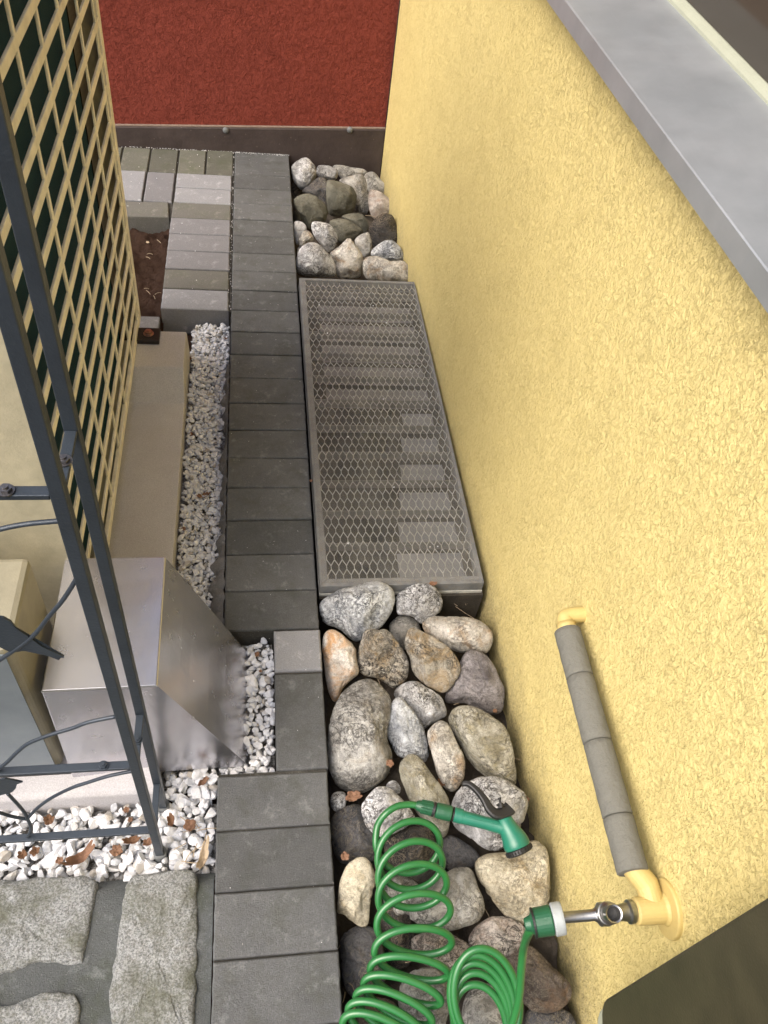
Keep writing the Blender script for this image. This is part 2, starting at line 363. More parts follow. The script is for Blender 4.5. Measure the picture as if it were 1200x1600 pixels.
# ------------------------------------------------------------------ ground
bm = BM()                                       # sheet of soil with a pit for the stone bed left open
G = 30
for (a, b, c_, d) in ((-G, .19, -G, G), (.19, G, -G, -1.6), (.19, G, 2.3, G), (.70, G, -1.6, 2.3)):
    vs = [bm.verts.new(p) for p in ((a, c_, -.095), (b, c_, -.095), (b, d, -.095), (a, d, -.095))]; bm.faces.new(vs)
o = struct(obj('ground', bm, M_SOIL))
bm = BM()                                       # crumbly soil patch behind the unit
N = 46
gv = {}
for i in range(N+1):
    for j in range(N+1):
        x = -.62 + i*.425/N; y = .98+j*.62/N
        z = -.048 + .034*noise.fractal(Vector((x*14, y*14, 3)), .8, 2.2, 5) + .010*noise.noise(Vector((x*70, y*70, 1)))
        gv[i, j] = bm.verts.new((x, y, z))
for i in range(N):
    for j in range(N): bm.faces.new((gv[i, j], gv[i+1, j], gv[i+1, j+1], gv[i, j+1]))
struct(obj('soil_patch', bm, M_SOIL, smooth=True))
bm = BM()                                       # felt-lined bottom and left side of the stone bed
box(bm, .192, .66, -1.5, .03, -.20, -.165); box(bm, .192, .66, 1.30, 2.2, -.20, -.165)
struct(obj('bed_floor', bm, M_FELT))

# ------------------------------------------------------------------ paved path
def paver(bm, x0, x1, y0, y1, z=0, t=.08, ch=.003, jit=.0018, rot=0.006):
    cx, cy = (x0+x1)/2, (y0+y1)/2; hx, hy = (x1-x0)/2-.0016, (y1-y0)/2-.0016
    rz = random.gauss(0, rot*.5); z += random.uniform(-jit, jit); tx, ty = random.gauss(0, .004), random.gauss(0, .004)
    c, s = math.cos(rz), math.sin(rz)
    def P(u, v, w_): return (cx+u*c-v*s, cy+u*s+v*c, w_+u*tx+v*ty)
    rings = []
    n = 11
    def ring(hx, hy, zz, wob):
        pts = []
        for (ax, ay, bx, by) in ((-1, -1, 1, -1), (1, -1, 1, 1), (1, 1, -1, 1), (-1, 1, -1, -1)):
            for k in range(n):
                t_ = k/n; u = (ax+(bx-ax)*t_)*hx; v = (ay+(by-ay)*t_)*hy
                q = (noise.noise(Vector((cx*31+u*60, cy*31+v*60, zz*9)))+.9*min(0, noise.noise(Vector((cx*77+u*210, cy*77+v*210, 4)))+.15))*wob*1.3
                pts.append(bm.verts.new(P(u*(1+q*8), v*(1+q*8), zz)))
        return pts
    rings = [ring(hx, hy, z-t, 0), ring(hx, hy, z-ch, .0016), ring(hx-ch*.4, hy-ch*.4, z-ch*.35, .0016), ring(hx-ch, hy-ch, z, .0012)]
    m_ = len(rings[0])
    for a, b in zip(rings, rings[1:]):
        for k in range(m_): bm.faces.new((a[k], a[(k+1) % m_], b[(k+1) % m_], b[k]))
    bm.faces.new(rings[-1]); bm.faces.new(rings[0][::-1])
bm = BM()
for k in range(21):
    y0 = -.0+k*.0995
    dz = 0
    if k >= 20: y0, y1 = y0, 2.062
    paver(bm, 0.0, .199, y0, y0+.0995 if k < 20 else 2.062, dz, rot=.008)
for y0, y1 in ((-.4085, -.309), (-.511, -.4085), (-.6125, -.511), (-.714, -.6125), (-.815, -.714), (-.917, -.815), (-1.02, -.917), (-1.12, -1.02), (-1.22, -1.12), (-1.32, -1.22), (-1.42, -1.32)):
    paver(bm, -.006, .197, y0, y1, 0, rot=.006)
paver(bm, .101, .200, -.305, -.102, 0)
struct(obj('path', bm, M_PAVE))
bm = BM()
for k in range(6): paver(bm, -.098-k*.0975, -.003-k*.0975, 1.875, 2.055-k*.004, 0)
struct(obj('back_paving', bm, M_PAVE_G))
bm = BM(); box(bm, .001, .197, .001, 2.06, -.094, -.0075); box(bm, .103, .197, -.303, 0, -.094, -.00755); box(bm, -.003, .195, -1.4, -.3035, -.094, -.008); box(bm, -.6, -.0005, 1.59, 2.04, -.094, -.008); box(bm, -.2, -.0005, 1.095, 1.5895, -.094, -.0085)
struct(obj('path_joint_sand', bm, M_JOINT))
GRB = 'loose concrete blocks edging the soil patch'
blocks = [
 (-.2, -.006, 1.092, 1.192, M_PAVE_L, 'pale grey concrete block at the gravel end of the row, its front side showing'),
 (-.2, -.006, 1.193, 1.292, M_PAVE_D, 'dark mossy concrete block directly behind the pale block with the visible front side'),
 (-.2, -.006, 1.293, 1.391, M_PAVE_M, 'nearest of the three lavender grey blocks between the two dark blocks beside the soil'),
 (-.2, -.006, 1.392, 1.487, M_PAVE_M, 'middle of the three lavender grey blocks between the two dark blocks beside the soil'),
 (-.2, -.006, 1.488, 1.583, M_PAVE_M, 'farthest of the three lavender grey blocks between the two dark blocks beside the soil'),
 (-.199, -.006, 1.584, 1.680, M_PAVE_D, 'dark mossy block in front of the two palest blocks near the red wall'),
 (-.196, -.006, 1.681, 1.776, M_PAVE_L, 'nearer of the two palest long blocks before the green upright pavers'),
 (-.196, -.006, 1.777, 1.872, M_PAVE_L, 'farther of the two palest long blocks, touching the green upright pavers'),
 (-.295, -.200, 1.678, 1.872, M_PAVE_M, 'light block laid lengthwise beside the two palest long blocks'),
 (-.392, -.298, 1.678, 1.872, M_PAVE_L, 'light block laid lengthwise next to the beige grille corner'),
 (-.405, -.207, 1.577, 1.673, M_PAVE_D, 'dark slightly skewed block bordering the far side of the soil patch'),
]
for i, (x0, x1, y0, y1, mt, lb) in enumerate(blocks):
    bm = BM(); cx, cy = (x0+x1)/2, (y0+y1)/2
    paver(bm, x0-cx, x1-cx, y0-cy, y1-cy, 0, .088, .0035, .001, .01)
    o = tag(obj('concrete_block', bm, mt), lb, 'concrete block', GRB); o.location = (cx, cy, .001)
    if i == 10: o.rotation_euler.z = R(4)
bm = BM(); paver(bm, -.0495, .0495, -.0495, .0495, 0, .08, .004, .0, 0.0)
o = tag(obj('concrete_block', bm, M_PAVE_L), 'small pale grey square block at the inner corner of the dark path', 'concrete block'); o.location = (.151, -.051, .002)
bm = BM(); box(bm, -.36, -.203, 1.005, 1.095, -.09, -.030)
tag(obj('concrete_block', bm, M_MORTAR, bevel=.004), 'low mossy concrete lump between beige grille corner and pale block', 'concrete block')
bm = BM()                                       # rough mortar haunch along the path
n = 260; prev = None
for i in range(n+1):
    y = .02 + i*1.06/n
    w_ = .009+.018*max(0, 1-y/.35)+.010*noise.noise(Vector((y*9, 2, 0)))+.012*noise.noise(Vector((y*33, 7, 0))) - .014*max(0, (y-.75)/.3)
    row = []
    for k, (u, v) in enumerate(((0, -.010), (.4, -.014), (.9, -.022), (1.3, -.040), (1.6, -.075))):
        row.append(bm.verts.new((-.001-u*w_+.004*noise.noise(Vector((y*50, k, 4))), y, v+.012*noise.noise(Vector((y*55, k*3, 1)))+.006*noise.noise(Vector((y*160, k*5, 2))))))
    if prev:
        for k in range(4): bm.faces.new((prev[k], prev[k+1], row[k+1], row[k]))
    prev = row
struct(obj('mortar_haunch', bm, M_MORTAR, smooth=True))

# granite setts in the near left corner
def sett(bm, px, z=-.012, t=.05):
    P = [on_z(x, y, z) for x, y in px]; c = sum(P, Vector())/len(P)
    out = spline(P, 9, True); n = len(out); rings = []
    for s_, dz in ((1.0, -t), (1.0, -.010), (.985, -.004), (.96, -.001), (.90, .001), (.82, .002), (.7, .003), (.55, .003), (.4, .003), (.2, .003)):
        r = []
        for p in out:
            q = c+(p-c)*s_; q.z = z+dz
            nn = noise.fractal(Vector((q.x*45, q.y*45, 2)), .9, 2.1, 4)
            if dz > -.04: q.z += .0042*nn; q.x += .0035*noise.noise(q*60)+.0015*noise.noise(q*220); q.y += .0035*noise.noise(q*60+Vector((5, 5, 5)))+.0015*noise.noise(q*220+Vector((9, 1, 2)))
            r.append(bm.verts.new(q))
        rings.append(r)
    for a, b in zip(rings, rings[1:]):
        for k in range(n): bm.faces.new((a[k], a[(k+1) % n], b[(k+1) % n], b[k]))
    cv = bm.verts.new(c+Vector((0, 0, .004)))
    for k in range(n): bm.faces.new((rings[-1][k], rings[-1][(k+1) % n], cv))
bm = BM()
sett(bm, [(-90, 1382), (-40, 1374), (30, 1373), (95, 1368), (147, 1372), (145, 1420), (130, 1490), (120, 1506), (60, 1504), (10, 1518), (-60, 1525), (-95, 1470)])
sett(bm, [(200, 1374), (240, 1362), (300, 1358), (308, 1400), (308, 1500), (302, 1600), (290, 1680), (180, 1690), (174, 1600), (172, 1540), (186, 1450)])
sett(bm, [(-80, 1568), (10, 1570), (60, 1552), (110, 1550), (125, 1580), (118, 1640), (60, 1700), (-80, 1710)])
struct(obj('cobbled_pavement', bm, M_GRAN, smooth=True))
bm = BM(); n = 40; gv = {}
for i in range(n+1):
    for j in range(n+1):
        x = -.9+i*.893/n; y = -1.4+j*.937/n
        z = -.019+.005*noise.noise(Vector((x*30, y*30, 0)))-(.03 if j == n else 0)
        gv[i, j] = bm.verts.new((x, y, z))
for i in range(n):
    for j in range(n): bm.faces.new((gv[i, j], gv[i+1, j], gv[i+1, j+1], gv[i, j+1]))
struct(obj('cobble_joints', bm, M_JOINT2, smooth=True))

# ------------------------------------------------------------------ yellow house
def WX(y, off=0): return .590-.020*y+off
def slab_yz(bm, y0, y1, z0, z1, off0, off1):     # block following the slightly skewed wall
    lo = [(WX(y0, off0), y0, z0), (WX(y0, off1), y0, z0), (WX(y1, off1), y1, z0), (WX(y1, off0), y1, z0)]
    hexa(bm, lo, [(a, b, z1) for a, b, _ in lo])
house = thing('yellow_house', 'house wall in coarse yellow plaster with metal sill and dark window on the right', 'house', (.6, .2, 0))
house_inv = Matrix.Translation(house.location).inverted()
def attach(o, root): o.parent = root; o.matrix_parent_inverse = Matrix.Translation(root.location).inverted(); return o
bm = BM()
slab_yz(bm, -2.6, 2.062, -.4, 1.040, 0, .34)
slab_yz(bm, 1.35, 2.062, 1.040, 3.2, 0, .34)
slab_yz(bm, -2.6, -1.05, 1.040, 3.2, 0, .34)
slab_yz(bm, -1.05, 1.35, 2.5, 3.2, 0, .34)
bmesh.ops.remove_doubles(bm, verts=bm.verts, dist=1e-5)
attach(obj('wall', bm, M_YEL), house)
bm = BM()
def sillp(y): return WX(y, 0)
sec = [(-.046, 1.045), (-.046, 1.071), (-.0445, 1.0725), (.10, 1.093), (.10, 1.085), (-.035, 1.060), (-.037, 1.045)]
lo = [(WX(-1.05, a)+.004, -1.05, b+.006) for a, b in sec]; hi = [(WX(1.35, a)-.004, 1.35, b-.006) for a, b in sec]
hexa(bm, lo, hi); attach(obj('window_sill', bm, M_SILL), house)
fr = None
bm = BM()
sec = [(.098, 1.082), (.098, 1.0965), (.101, 1.1015), (.107, 1.1045), (.150, 1.1045), (.150, 1.082)]
hexa(bm, [(WX(-1.05, a), -1.05, b) for a, b in sec], [(WX(1.35, a), 1.35, b) for a, b in sec])
slab_yz(bm, 1.29, 1.349, 1.105, 2.499, .098, .15); slab_yz(bm, -1.049, -.99, 1.105, 2.499, .098, .15)
slab_yz(bm, -.989, 1.289, 2.44, 2.499, .098, .15)
fr = attach(obj('window_frame', bm, M_CREAM, smooth=False, bevel=.003), house)
bm = BM(); slab_yz(bm, -.989, 1.289, 1.105, 2.439, .1085, .125); attach(obj('window_pane', bm, M_GLASS), house)
bm = BM()      # screw hole with rust on the frame rail
p = on_x(1123, 60, .700)
t_ = [p+Vector((0, math.cos(a)*.0022, math.sin(a)*.0042)) for a in [k*math.pi/6 for k in range(13)]]

# meter-like wall box, lower right corner
wb = thing('wall_box', 'dark olive wall box with cream rim at the foot of the yellow wall', 'wall box', (.56, -.9, .5))
def rrect(y0, y1, z0, z1, r, x):
    pts = []
    for cy, cz, a0 in ((y1-r, z1-r, 0), (y0+r, z1-r, 90), (y0+r, z0+r, 180), (y1-r, z0+r, 270)):
        for k in range(7):
            a = R(a0+k*15); pts.append((x, cy+math.cos(a)*r, cz+math.sin(a)*r))
    return pts
bm = BM(); prism(bm, rrect(-1.25, -.757, .145, .98, .05, .612), (-.072, 0, 0)); attach(obj('rim', bm, M_CREAM, bevel=.004), wb)
bm = BM(); prism(bm, rrect(-1.245, -.754, .205, .99, .045, .545), (-.016, 0, 0)); attach(obj('door_panel', bm, M_OLIVE, bevel=.004), wb)

# ------------------------------------------------------------------ red wall
def RY(x): return 2.064+.018*x
red = thing('red_wall', 'rough dark red plastered wall closing off the far end of the passage', 'wall', (0, 2.1, 0))
def rblock(bm, x0, x1, z0l, z0r, z1l, z1r, off0, off1):
    lo = [(x0, RY(x0)+off0, z0l), (x1, RY(x1)+off0, z0r), (x1, RY(x1)+off1, z0r), (x0, RY(x0)+off1, z0l)]
    hi = [(x0, RY(x0)+off0, z1l), (x1, RY(x1)+off0, z1r), (x1, RY(x1)+off1, z1r), (x0, RY(x0)+off1, z1l)]
    hexa(bm, lo, hi)
def ztop(x): return .093+.044*(x-.2)
X0, X1 = -1.3, .5475
bm = BM(); rblock(bm, X0, X1, ztop(X0)+.004, ztop(X1)+.004, 3.2, 3.2, .006, .25); attach(obj('wall', bm, M_RED), red)
bm = BM(); rblock(bm, X0, X1, -.3, -.3, ztop(X0), ztop(X1), -.010, .24)
pl = attach(obj('plinth', bm, M_PLINTH, bevel=.003), red)
bm = BM(); rblock(bm, X0, X1, ztop(X0)+.0005, ztop(X1)+.0005, ztop(X0)+.0036, ztop(X1)+.0036, -.004, .2); attach(obj('edge_strip', bm, M_EDGE), red)
for x, z in ((-.029, .076), (.417, .102)):
    bm = BM(); y = RY(x)-.010
    tube(bm, [(x, y-.0003, z), (x, y-.003, z), (x, y-.006, z), (x, y-.0075, z)], [.011, .011, .008, .003], 20)
    b = obj('bolt', bm, M_TUBE, None, True); b.parent = pl

# ------------------------------------------------------------------ foundation slab of the heat pump
bm = BM()
prof = [(-.322, -.002), (.694, -.002), (.748, .072), (.893, .072), (.903, .062), (.965, -.09), (-.335, -.09), (-.330, -.01)]
a = [( -.112, y, z) for y, z in prof]; b = [(-1.1, y, z) for y, z in prof]
hexa(bm, a, b)
tag(obj('concrete_foundation', bm, M_SLAB, bevel=.003), 'smooth beige concrete foundation slab with a raised far end under the heat pump', 'foundation slab')

# ------------------------------------------------------------------ heat pump
hp = thing('heat_pump', 'beige outdoor heat pump with barred grille over dark blue fins on the left', 'heat pump', (-.42, .46, .06))
XG = -.235; Y0, Y1, Z0, Z1 = -.022, .950, .0735, 1.32
bm = BM(); box(bm, -.62, XG-.062, Y0+.006, Y1-.006, Z0+.01, Z1-.01); attach(obj('core', bm, M_FIN), hp)
bm = BM()
box(bm, -.62, XG, Y0, Y0+.006, Z0, Z1); box(bm, -.62, XG-.0125, Y1-.006, Y1, Z0, Z1)
box(bm, -.62, XG-.0, Y0+.006, Y1-.006, Z1-.010, Z1); box(bm, -.62, XG-.006, Y0+.006, Y1-.006, Z0, Z0+.010)
attach(obj('casing', bm, M_BEIGE, bevel=.002), hp)
bm = BM()
box(bm, XG-.05, XG-.040, Y0+.010, .83, Z0+.012, Z1-.012); attach(obj('fins', bm, M_FIN), hp)
bm = BM(); box(bm, XG-.05, XG-.038, .831, Y1-.012, Z0+.012, Z1-.012); attach(obj('pipe_strip', bm, M_DPIPE), hp)
bm = BM()
d = .008
box(bm, XG-d, XG+.001, Y1-.028, Y1+.001, Z0, Z1)             # far upright
box(bm, XG-d, XG+.001, Y0, Y0+.012, Z0, Z1)                # near upright
box(bm, XG-d, XG+.001, Y0+.0121, Y1-.0281, Z0, Z0+.026)
box(bm, XG-d, XG+.001, Y0+.0121, Y1-.0281, Z1-.03, Z1)
zs = [1.010-.0655*k for k in range(-4, 15)]
for z in zs:
    if z < Z0+.04 or z > Z1-.04: continue
    bar(bm, (XG-.0026, Y0+.0121, z), (XG-.0026, Y1-.0281, z-.006), .0172, .0050, (0, 0, 1))
for y in (.274-.150*2+.01, .274-.150, .274, .421, .570, .734, .895):
    if y < Y0+.03: continue
    bar(bm, (XG-.0028, y+.012, Z0+.0261), (XG-.0028, y-.002, Z1-.0301), .0105, .0046, (0, 1, 0))
attach(obj('grille', bm, M_GRILLE, bevel=.0011), hp)
bm = BM(); box(bm, -.30, -.178, .836, .890, .0723, .0853)
ft = attach(obj('foot_bracket', bm, M_BLACKM, bevel=.002), hp)
b = hexbolt(None, (-.206, .864, .0856), (0, 0, 1), .010, .009, M_BOLTC)
b.parent = ft

# service cover in front of the pump
sc_ = thing('service_cover', 'beige and grey blue metal cover box in front of the pump, left edge', 'metal cover', (-.45, -.2, 0))
bm = BM()
r = .02; pts = [(-.62, -.113, 0), (-.277, -.113, 0)]
for k in range(7):
    a = R(-k*15); pts.append((-.277-r+math.cos(a)*r, -.282+r+math.sin(a)*r, 0))
pts += [(-.62, -.282, 0)]
M_BEIGE2 = paint('beige_cover_enamel', (.31, .285, .205), .38)
hexa(bm, pts, [(x, y, .410) for x, y, _ in pts]); attach(obj('casing', bm, M_BEIGE2, bevel=.010), sc_)
bm = BM(); box(bm, -.62, -.285, -.2845, -.2825, .002, .404); attach(obj('front_panel', bm, M_GREYPANEL), sc_)
bm = BM(); box(bm, -.62, -.262, -.289, -.2846, -.0018, .014); attach(obj('base_rail', bm, M_BLACKM), sc_)

# folded metal hood over the pipes
hood = thing('metal_hood', 'folded bare metal hood sloping down to the white gravel', 'metal hood', (-.1, -.15, 0))
A = {'tl_f': (-.261, -.276, .280), 'tr_f': (-.088, -.274, .280), 'tr_b': (-.091, -.018, .280), 'tl_b': (-.261, -.018, .280),
     'bl_f': (-.259, -.296, .0), 'br_f': (.050, -.270, -.052), 'br_b': (.053, -.026, -.052), 'bl_b': (-.261, -.026, .0)}
bm = BM()
def q(*k): 
    return [Vector(A[i]) for i in k]
def face_sub(bm, a, b, c, d, n=10, amp=.0009):
    g = [[None]*(n+1) for _ in range(n+1)]
    for i in range(n+1):
        for j in range(n+1):
            u, v = i/n, j/n; p = (a*(1-u)+b*u)*(1-v)+(d*(1-u)+c*u)*v
            e = min(u, 1-u, v, 1-v)*4
            nn = (b-a).cross(d-a).normalized()
            g[i][j] = bm.verts.new(p+nn*amp*min(1, e)*noise.noise(p*11)*2)
    for i in range(n):
        for j in range(n): bm.faces.new((g[i][j], g[i+1][j], g[i+1][j+1], g[i][j+1]))
face_sub(bm, *q('tl_f', 'tr_f', 'tr_b', 'tl_b')); face_sub(bm, *q('bl_f', 'br_f', 'tr_f', 'tl_f')); face_sub(bm, *q('br_f', 'br_b', 'tr_b', 'tr_f'))
face_sub(bm, *q('br_b', 'bl_b', 'tl_b', 'tr_b')); face_sub(bm, *q('bl_b', 'bl_f', 'tl_f', 'tl_b'))
bmesh.ops.remove_doubles(bm, verts=bm.verts, dist=1e-4)
attach(obj('sheet', bm, M_HOOD, bevel=.0022), hood)
bm = BM()       # folded seam running down the sheet join
e0, e1 = Vector(A['tr_f']), Vector(A['br_f'])
bar(bm, e0+Vector((.001, -.001, .001)), e1+Vector((.001, -.001, .001)), .003, .002)
attach(obj('seam', bm, M_HOOD), hood)
bm = BM(); e0, e1 = Vector(A['tl_f']), Vector(A['tr_f']); bar(bm, e0+Vector((0, -.0006, .0012)), e1+Vector((0, -.0006, .0012)), .0022, .0022); attach(obj('seam', bm, M_CHROME), hood)

# ------------------------------------------------------------------ marble gravel (uncountable)
def chip(bm, c, s, rng):
    dirs = chip.dirs
    rot = Euler((rng.uniform(0, 6.28), rng.uniform(0, 6.28), rng.uniform(0, 6.28))).to_matrix()
    tilt = Euler((rng.gauss(0, .35), rng.gauss(0, .35), rng.uniform(0, 6.28))).to_matrix()
    S = Vector((s*rng.uniform(.75, 1.35), s*rng.uniform(.6, .95), s*rng.uniform(.5, .8)))
    planes = [(Vector((rng.gauss(0, 1), rng.gauss(0, 1), rng.gauss(0, 1))).normalized(), rng.uniform(.38, .75)) for _ in range(8)]
    vs = []
    for d in dirs:
        p = rot @ d
        for n_, k in planes:
            e = p.dot(n_)-k
            if e > 0: p = p-n_*e
        p = Vector((p.x*S.x, p.y*S.y, p.z*S.z))
        vs.append(bm.verts.new(c+tilt @ p))
    for f in chip.faces: bm.faces.new([vs[i] for i in f])
tb = BM(); bmesh.ops.create_icosphere(tb, subdivisions=2, radius=1)
tb.verts.ensure_lookup_table(); chip.dirs = [v.co.copy() for v in tb.verts]; chip.faces = [[v.index for v in f.verts] for f in tb.faces]; tb.free()
rng = random.Random(11)
bm = BM()
def fill(x0, x1, y0, y1, step, zf, test=lambda x, y: True, s=.0062):
    ny = int((y1-y0)/step)+1; nx = int((x1-x0)/step)+1
    for lay in range(2):
        for i in range(nx+1):
            for j in range(ny+1):
                x = x0+(i+.5*(j % 2)+rng.uniform(-.42, .42))*step; y = y0+(j+rng.uniform(-.42, .42))*step
                if x < x0 or x > x1 or y < y0 or y > y1 or not test(x, y): continue
                sz = s*rng.choice((.65, .8, .9, 1, 1.1, 1.25, 1.5))
                chip(bm, Vector((x, y, zf(x, y)+(lay-1)*.0075+rng.uniform(-.003, .004))), sz, rng)
hed = lambda y: -.012-.018*max(0, 1-y/.35)-.014*noise.noise(Vector((y*8, 5, 0)))-.006*noise.noise(Vector((y*25, 8, 0)))+.016*max(0, min(1, (y-.75)/.2))
fill(-.106, -.006, .02, 1.083, .0105, lambda x, y: -.046+.004*noise.noise(Vector((x*30, y*30, 0))), lambda x, y: x < hed(y), .0074)
fill(.000, .099, -.301, -.004, .0135, lambda x, y: -.038+.003*noise.noise(Vector((x*30, y*30, 0)))-(.02 if x < .045 else 0), s=.0090)
fill(-.62, -.012, -.462, -.337, .0158, lambda x, y: -.046-.010*max(0, (-.44-y)/.02)+.006*noise.noise(Vector((x*20, y*20, 0))), lambda x, y: y > -.458+.008*noise.noise(Vector((x*20, 0, 0))), .0108)
fill(-.10, -.012, -.337, -.278, .0135, lambda x, y: -.046, s=.0105)
struct(obj('gravel', bm, M_CHIP), 'stuff')
m = MT('marble_dust', 1, 0, .2); m.color(m.mix(m.ramp(m.noise(150, 4, .8), [(.4, 0.0), (.6, 1.0)]), (.10, .09, .08), (.50, .49, .47))).bump(m.noise(150, 4, .8), .006)
bm = BM()
box(bm, -.112, -.004, -.30, 1.088, -.093, -.066); box(bm, -.0035, .1005, -.3025, .002, -.093, -.062); box(bm, -.64, -.0065, -.462, -.3355, -.093, -.064)
struct(obj('gravel_base', bm, m.m))
bm = BM(); gv = {}; nx_, ny_ = 44, 190
for i in range(nx_+1):
    for j in range(ny_+1):
        x = .196+i*.40/nx_; y = -1.2+j*3.28/ny_
        z = -.118+.030*noise.fractal(Vector((x*22, y*22, 9)), .8, 2.1, 4)+.008*noise.noise(Vector((x*160, y*160, 1)))
        gv[i, j] = bm.verts.new((x, y, z if not .075 < y < 1.27 else -.163))
for i in range(nx_):
    for j in range(ny_):
        if .03 < gv[i, j].co.y < 1.28: continue
        bm.faces.new((gv[i, j], gv[i+1, j], gv[i+1, j+1], gv[i, j+1]))
m = MT('bed_grit', 1, 0, .1); c = m.mix(m.noise(70, 8, .8), (.04, .036, .032), (.20, .17, .14)); m.color(c).bump(m.noise(200, 6, .8), .01)
struct(obj('bed_soil', bm, m.m, smooth=True))

# ------------------------------------------------------------------ light well cover beside the wall
lw = thing('light_well', 'light well cover of dusty clear sheet over expanded metal mesh set beside the yellow wall', 'light well cover', (.38, .66, 0))
GX0, GX1, GY0, GY1 = .206, .563, .100, 1.243
def gx1(y): return WX(y, -.004) if y > .9 else .5685
bm = BM()       # frame: four mitred lengths
zt, zb = .020, -.012
def frame_ring(inner, outer, z0, z1, bm):
    (ax0, ax1, ay0, ay1), (bx0, bx1, by0, by1) = inner, outer
    I = [(ax0, ay0), (ax1, ay0), (ax1, ay1), (ax0, ay1)]; O = [(bx0, by0), (bx1, by0), (bx1-.008, by1), (bx0, by1)]
    for i in range(4):
        j = (i+1) % 4
        hexa(bm, [(*I[i], z0), (*O[i], z0), (*O[j], z0), (*I[j], z0)], [(*I[i], z1), (*O[i], z1), (*O[j], z1), (*I[j], z1)])
frame_ring((.222, .559, .116, 1.236), (.204, .5705, .096, 1.246), zb, .016, bm)
attach(obj('frame', bm, M_WFRAME, bevel=.003), lw)
bm = BM(); frame_ring((.212, .5625, .102, 1.240), (.2035, .5708, .0945, 1.2465), -.020, -.0122, bm); attach(obj('frame_lip', bm, M_WLIP, bevel=.002), lw)
bm = BM(); box(bm, .209, .560, .103, 1.238, .0165, .0190); attach(obj('cover_sheet', bm, M_DUSTGLASS), lw)
bm = BM()       # expanded metal: elongated hexagonal cells
cw, rh_ = .0172, .0262
ny = int(1.12/rh_); nx = int(.338/cw)
def strand(p, q_, w_=.0015, z=.0125, t=.0016):
    p = Vector((*p, z)); q_ = Vector((*q_, z)); dd = (q_-p).normalized(); n_ = Vector((-dd.y, dd.x, 0))*w_/2
    hexa(bm, [p-n_, p+n_, q_+n_, q_-n_], [v+Vector((0, 0, t)) for v in (p-n_, p+n_, q_+n_, q_-n_)])
for j in range(ny+1):
    yb = .1165+j*rh_; off = (j % 2)*cw/2
    for i in range(nx+1):
        x = .223+off+i*cw
        a = (x, yb); 
        if x > .5595: continue
        top = (x, min(yb+rh_*.38, 1.237)); strand(a, top)
        for sx in (-1, 1):
            xx = x+sx*cw/2
            if .221 < xx < .560 and yb+rh_ < 1.238: strand(top, (xx, yb+rh_), .0017)
attach(obj('mesh', bm, M_MESH), lw)
for k in range(11):
    y = .216+k*.0966; bm = BM(); box(bm, .2225, .5585, y-.0012, y+.0012, -.014, .0120); attach(obj('cross_rib', bm, M_RIB), lw)
for k in range(11):  # added pale slats that imitate the reflection in the cover sheet
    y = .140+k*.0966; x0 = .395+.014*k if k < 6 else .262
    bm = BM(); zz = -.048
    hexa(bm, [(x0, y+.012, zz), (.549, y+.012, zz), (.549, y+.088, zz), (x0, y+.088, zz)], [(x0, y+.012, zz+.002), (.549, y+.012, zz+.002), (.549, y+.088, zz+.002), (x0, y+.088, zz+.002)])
    attach(obj('reflection_slat', bm, M_REFL if k < 6 else M_REFL_DIM), lw)
bm = BM()
frame_ring((.225, .552, .122, 1.222), (.2035, .574, .088, 1.262), -.75, -.0205, bm)
bmesh.ops.remove_doubles(bm, verts=bm.verts, dist=1e-5)
box(bm, .21, .56, .10, 1.24, -.79, -.751); attach(obj('shaft', bm, M_SHAFT), lw)

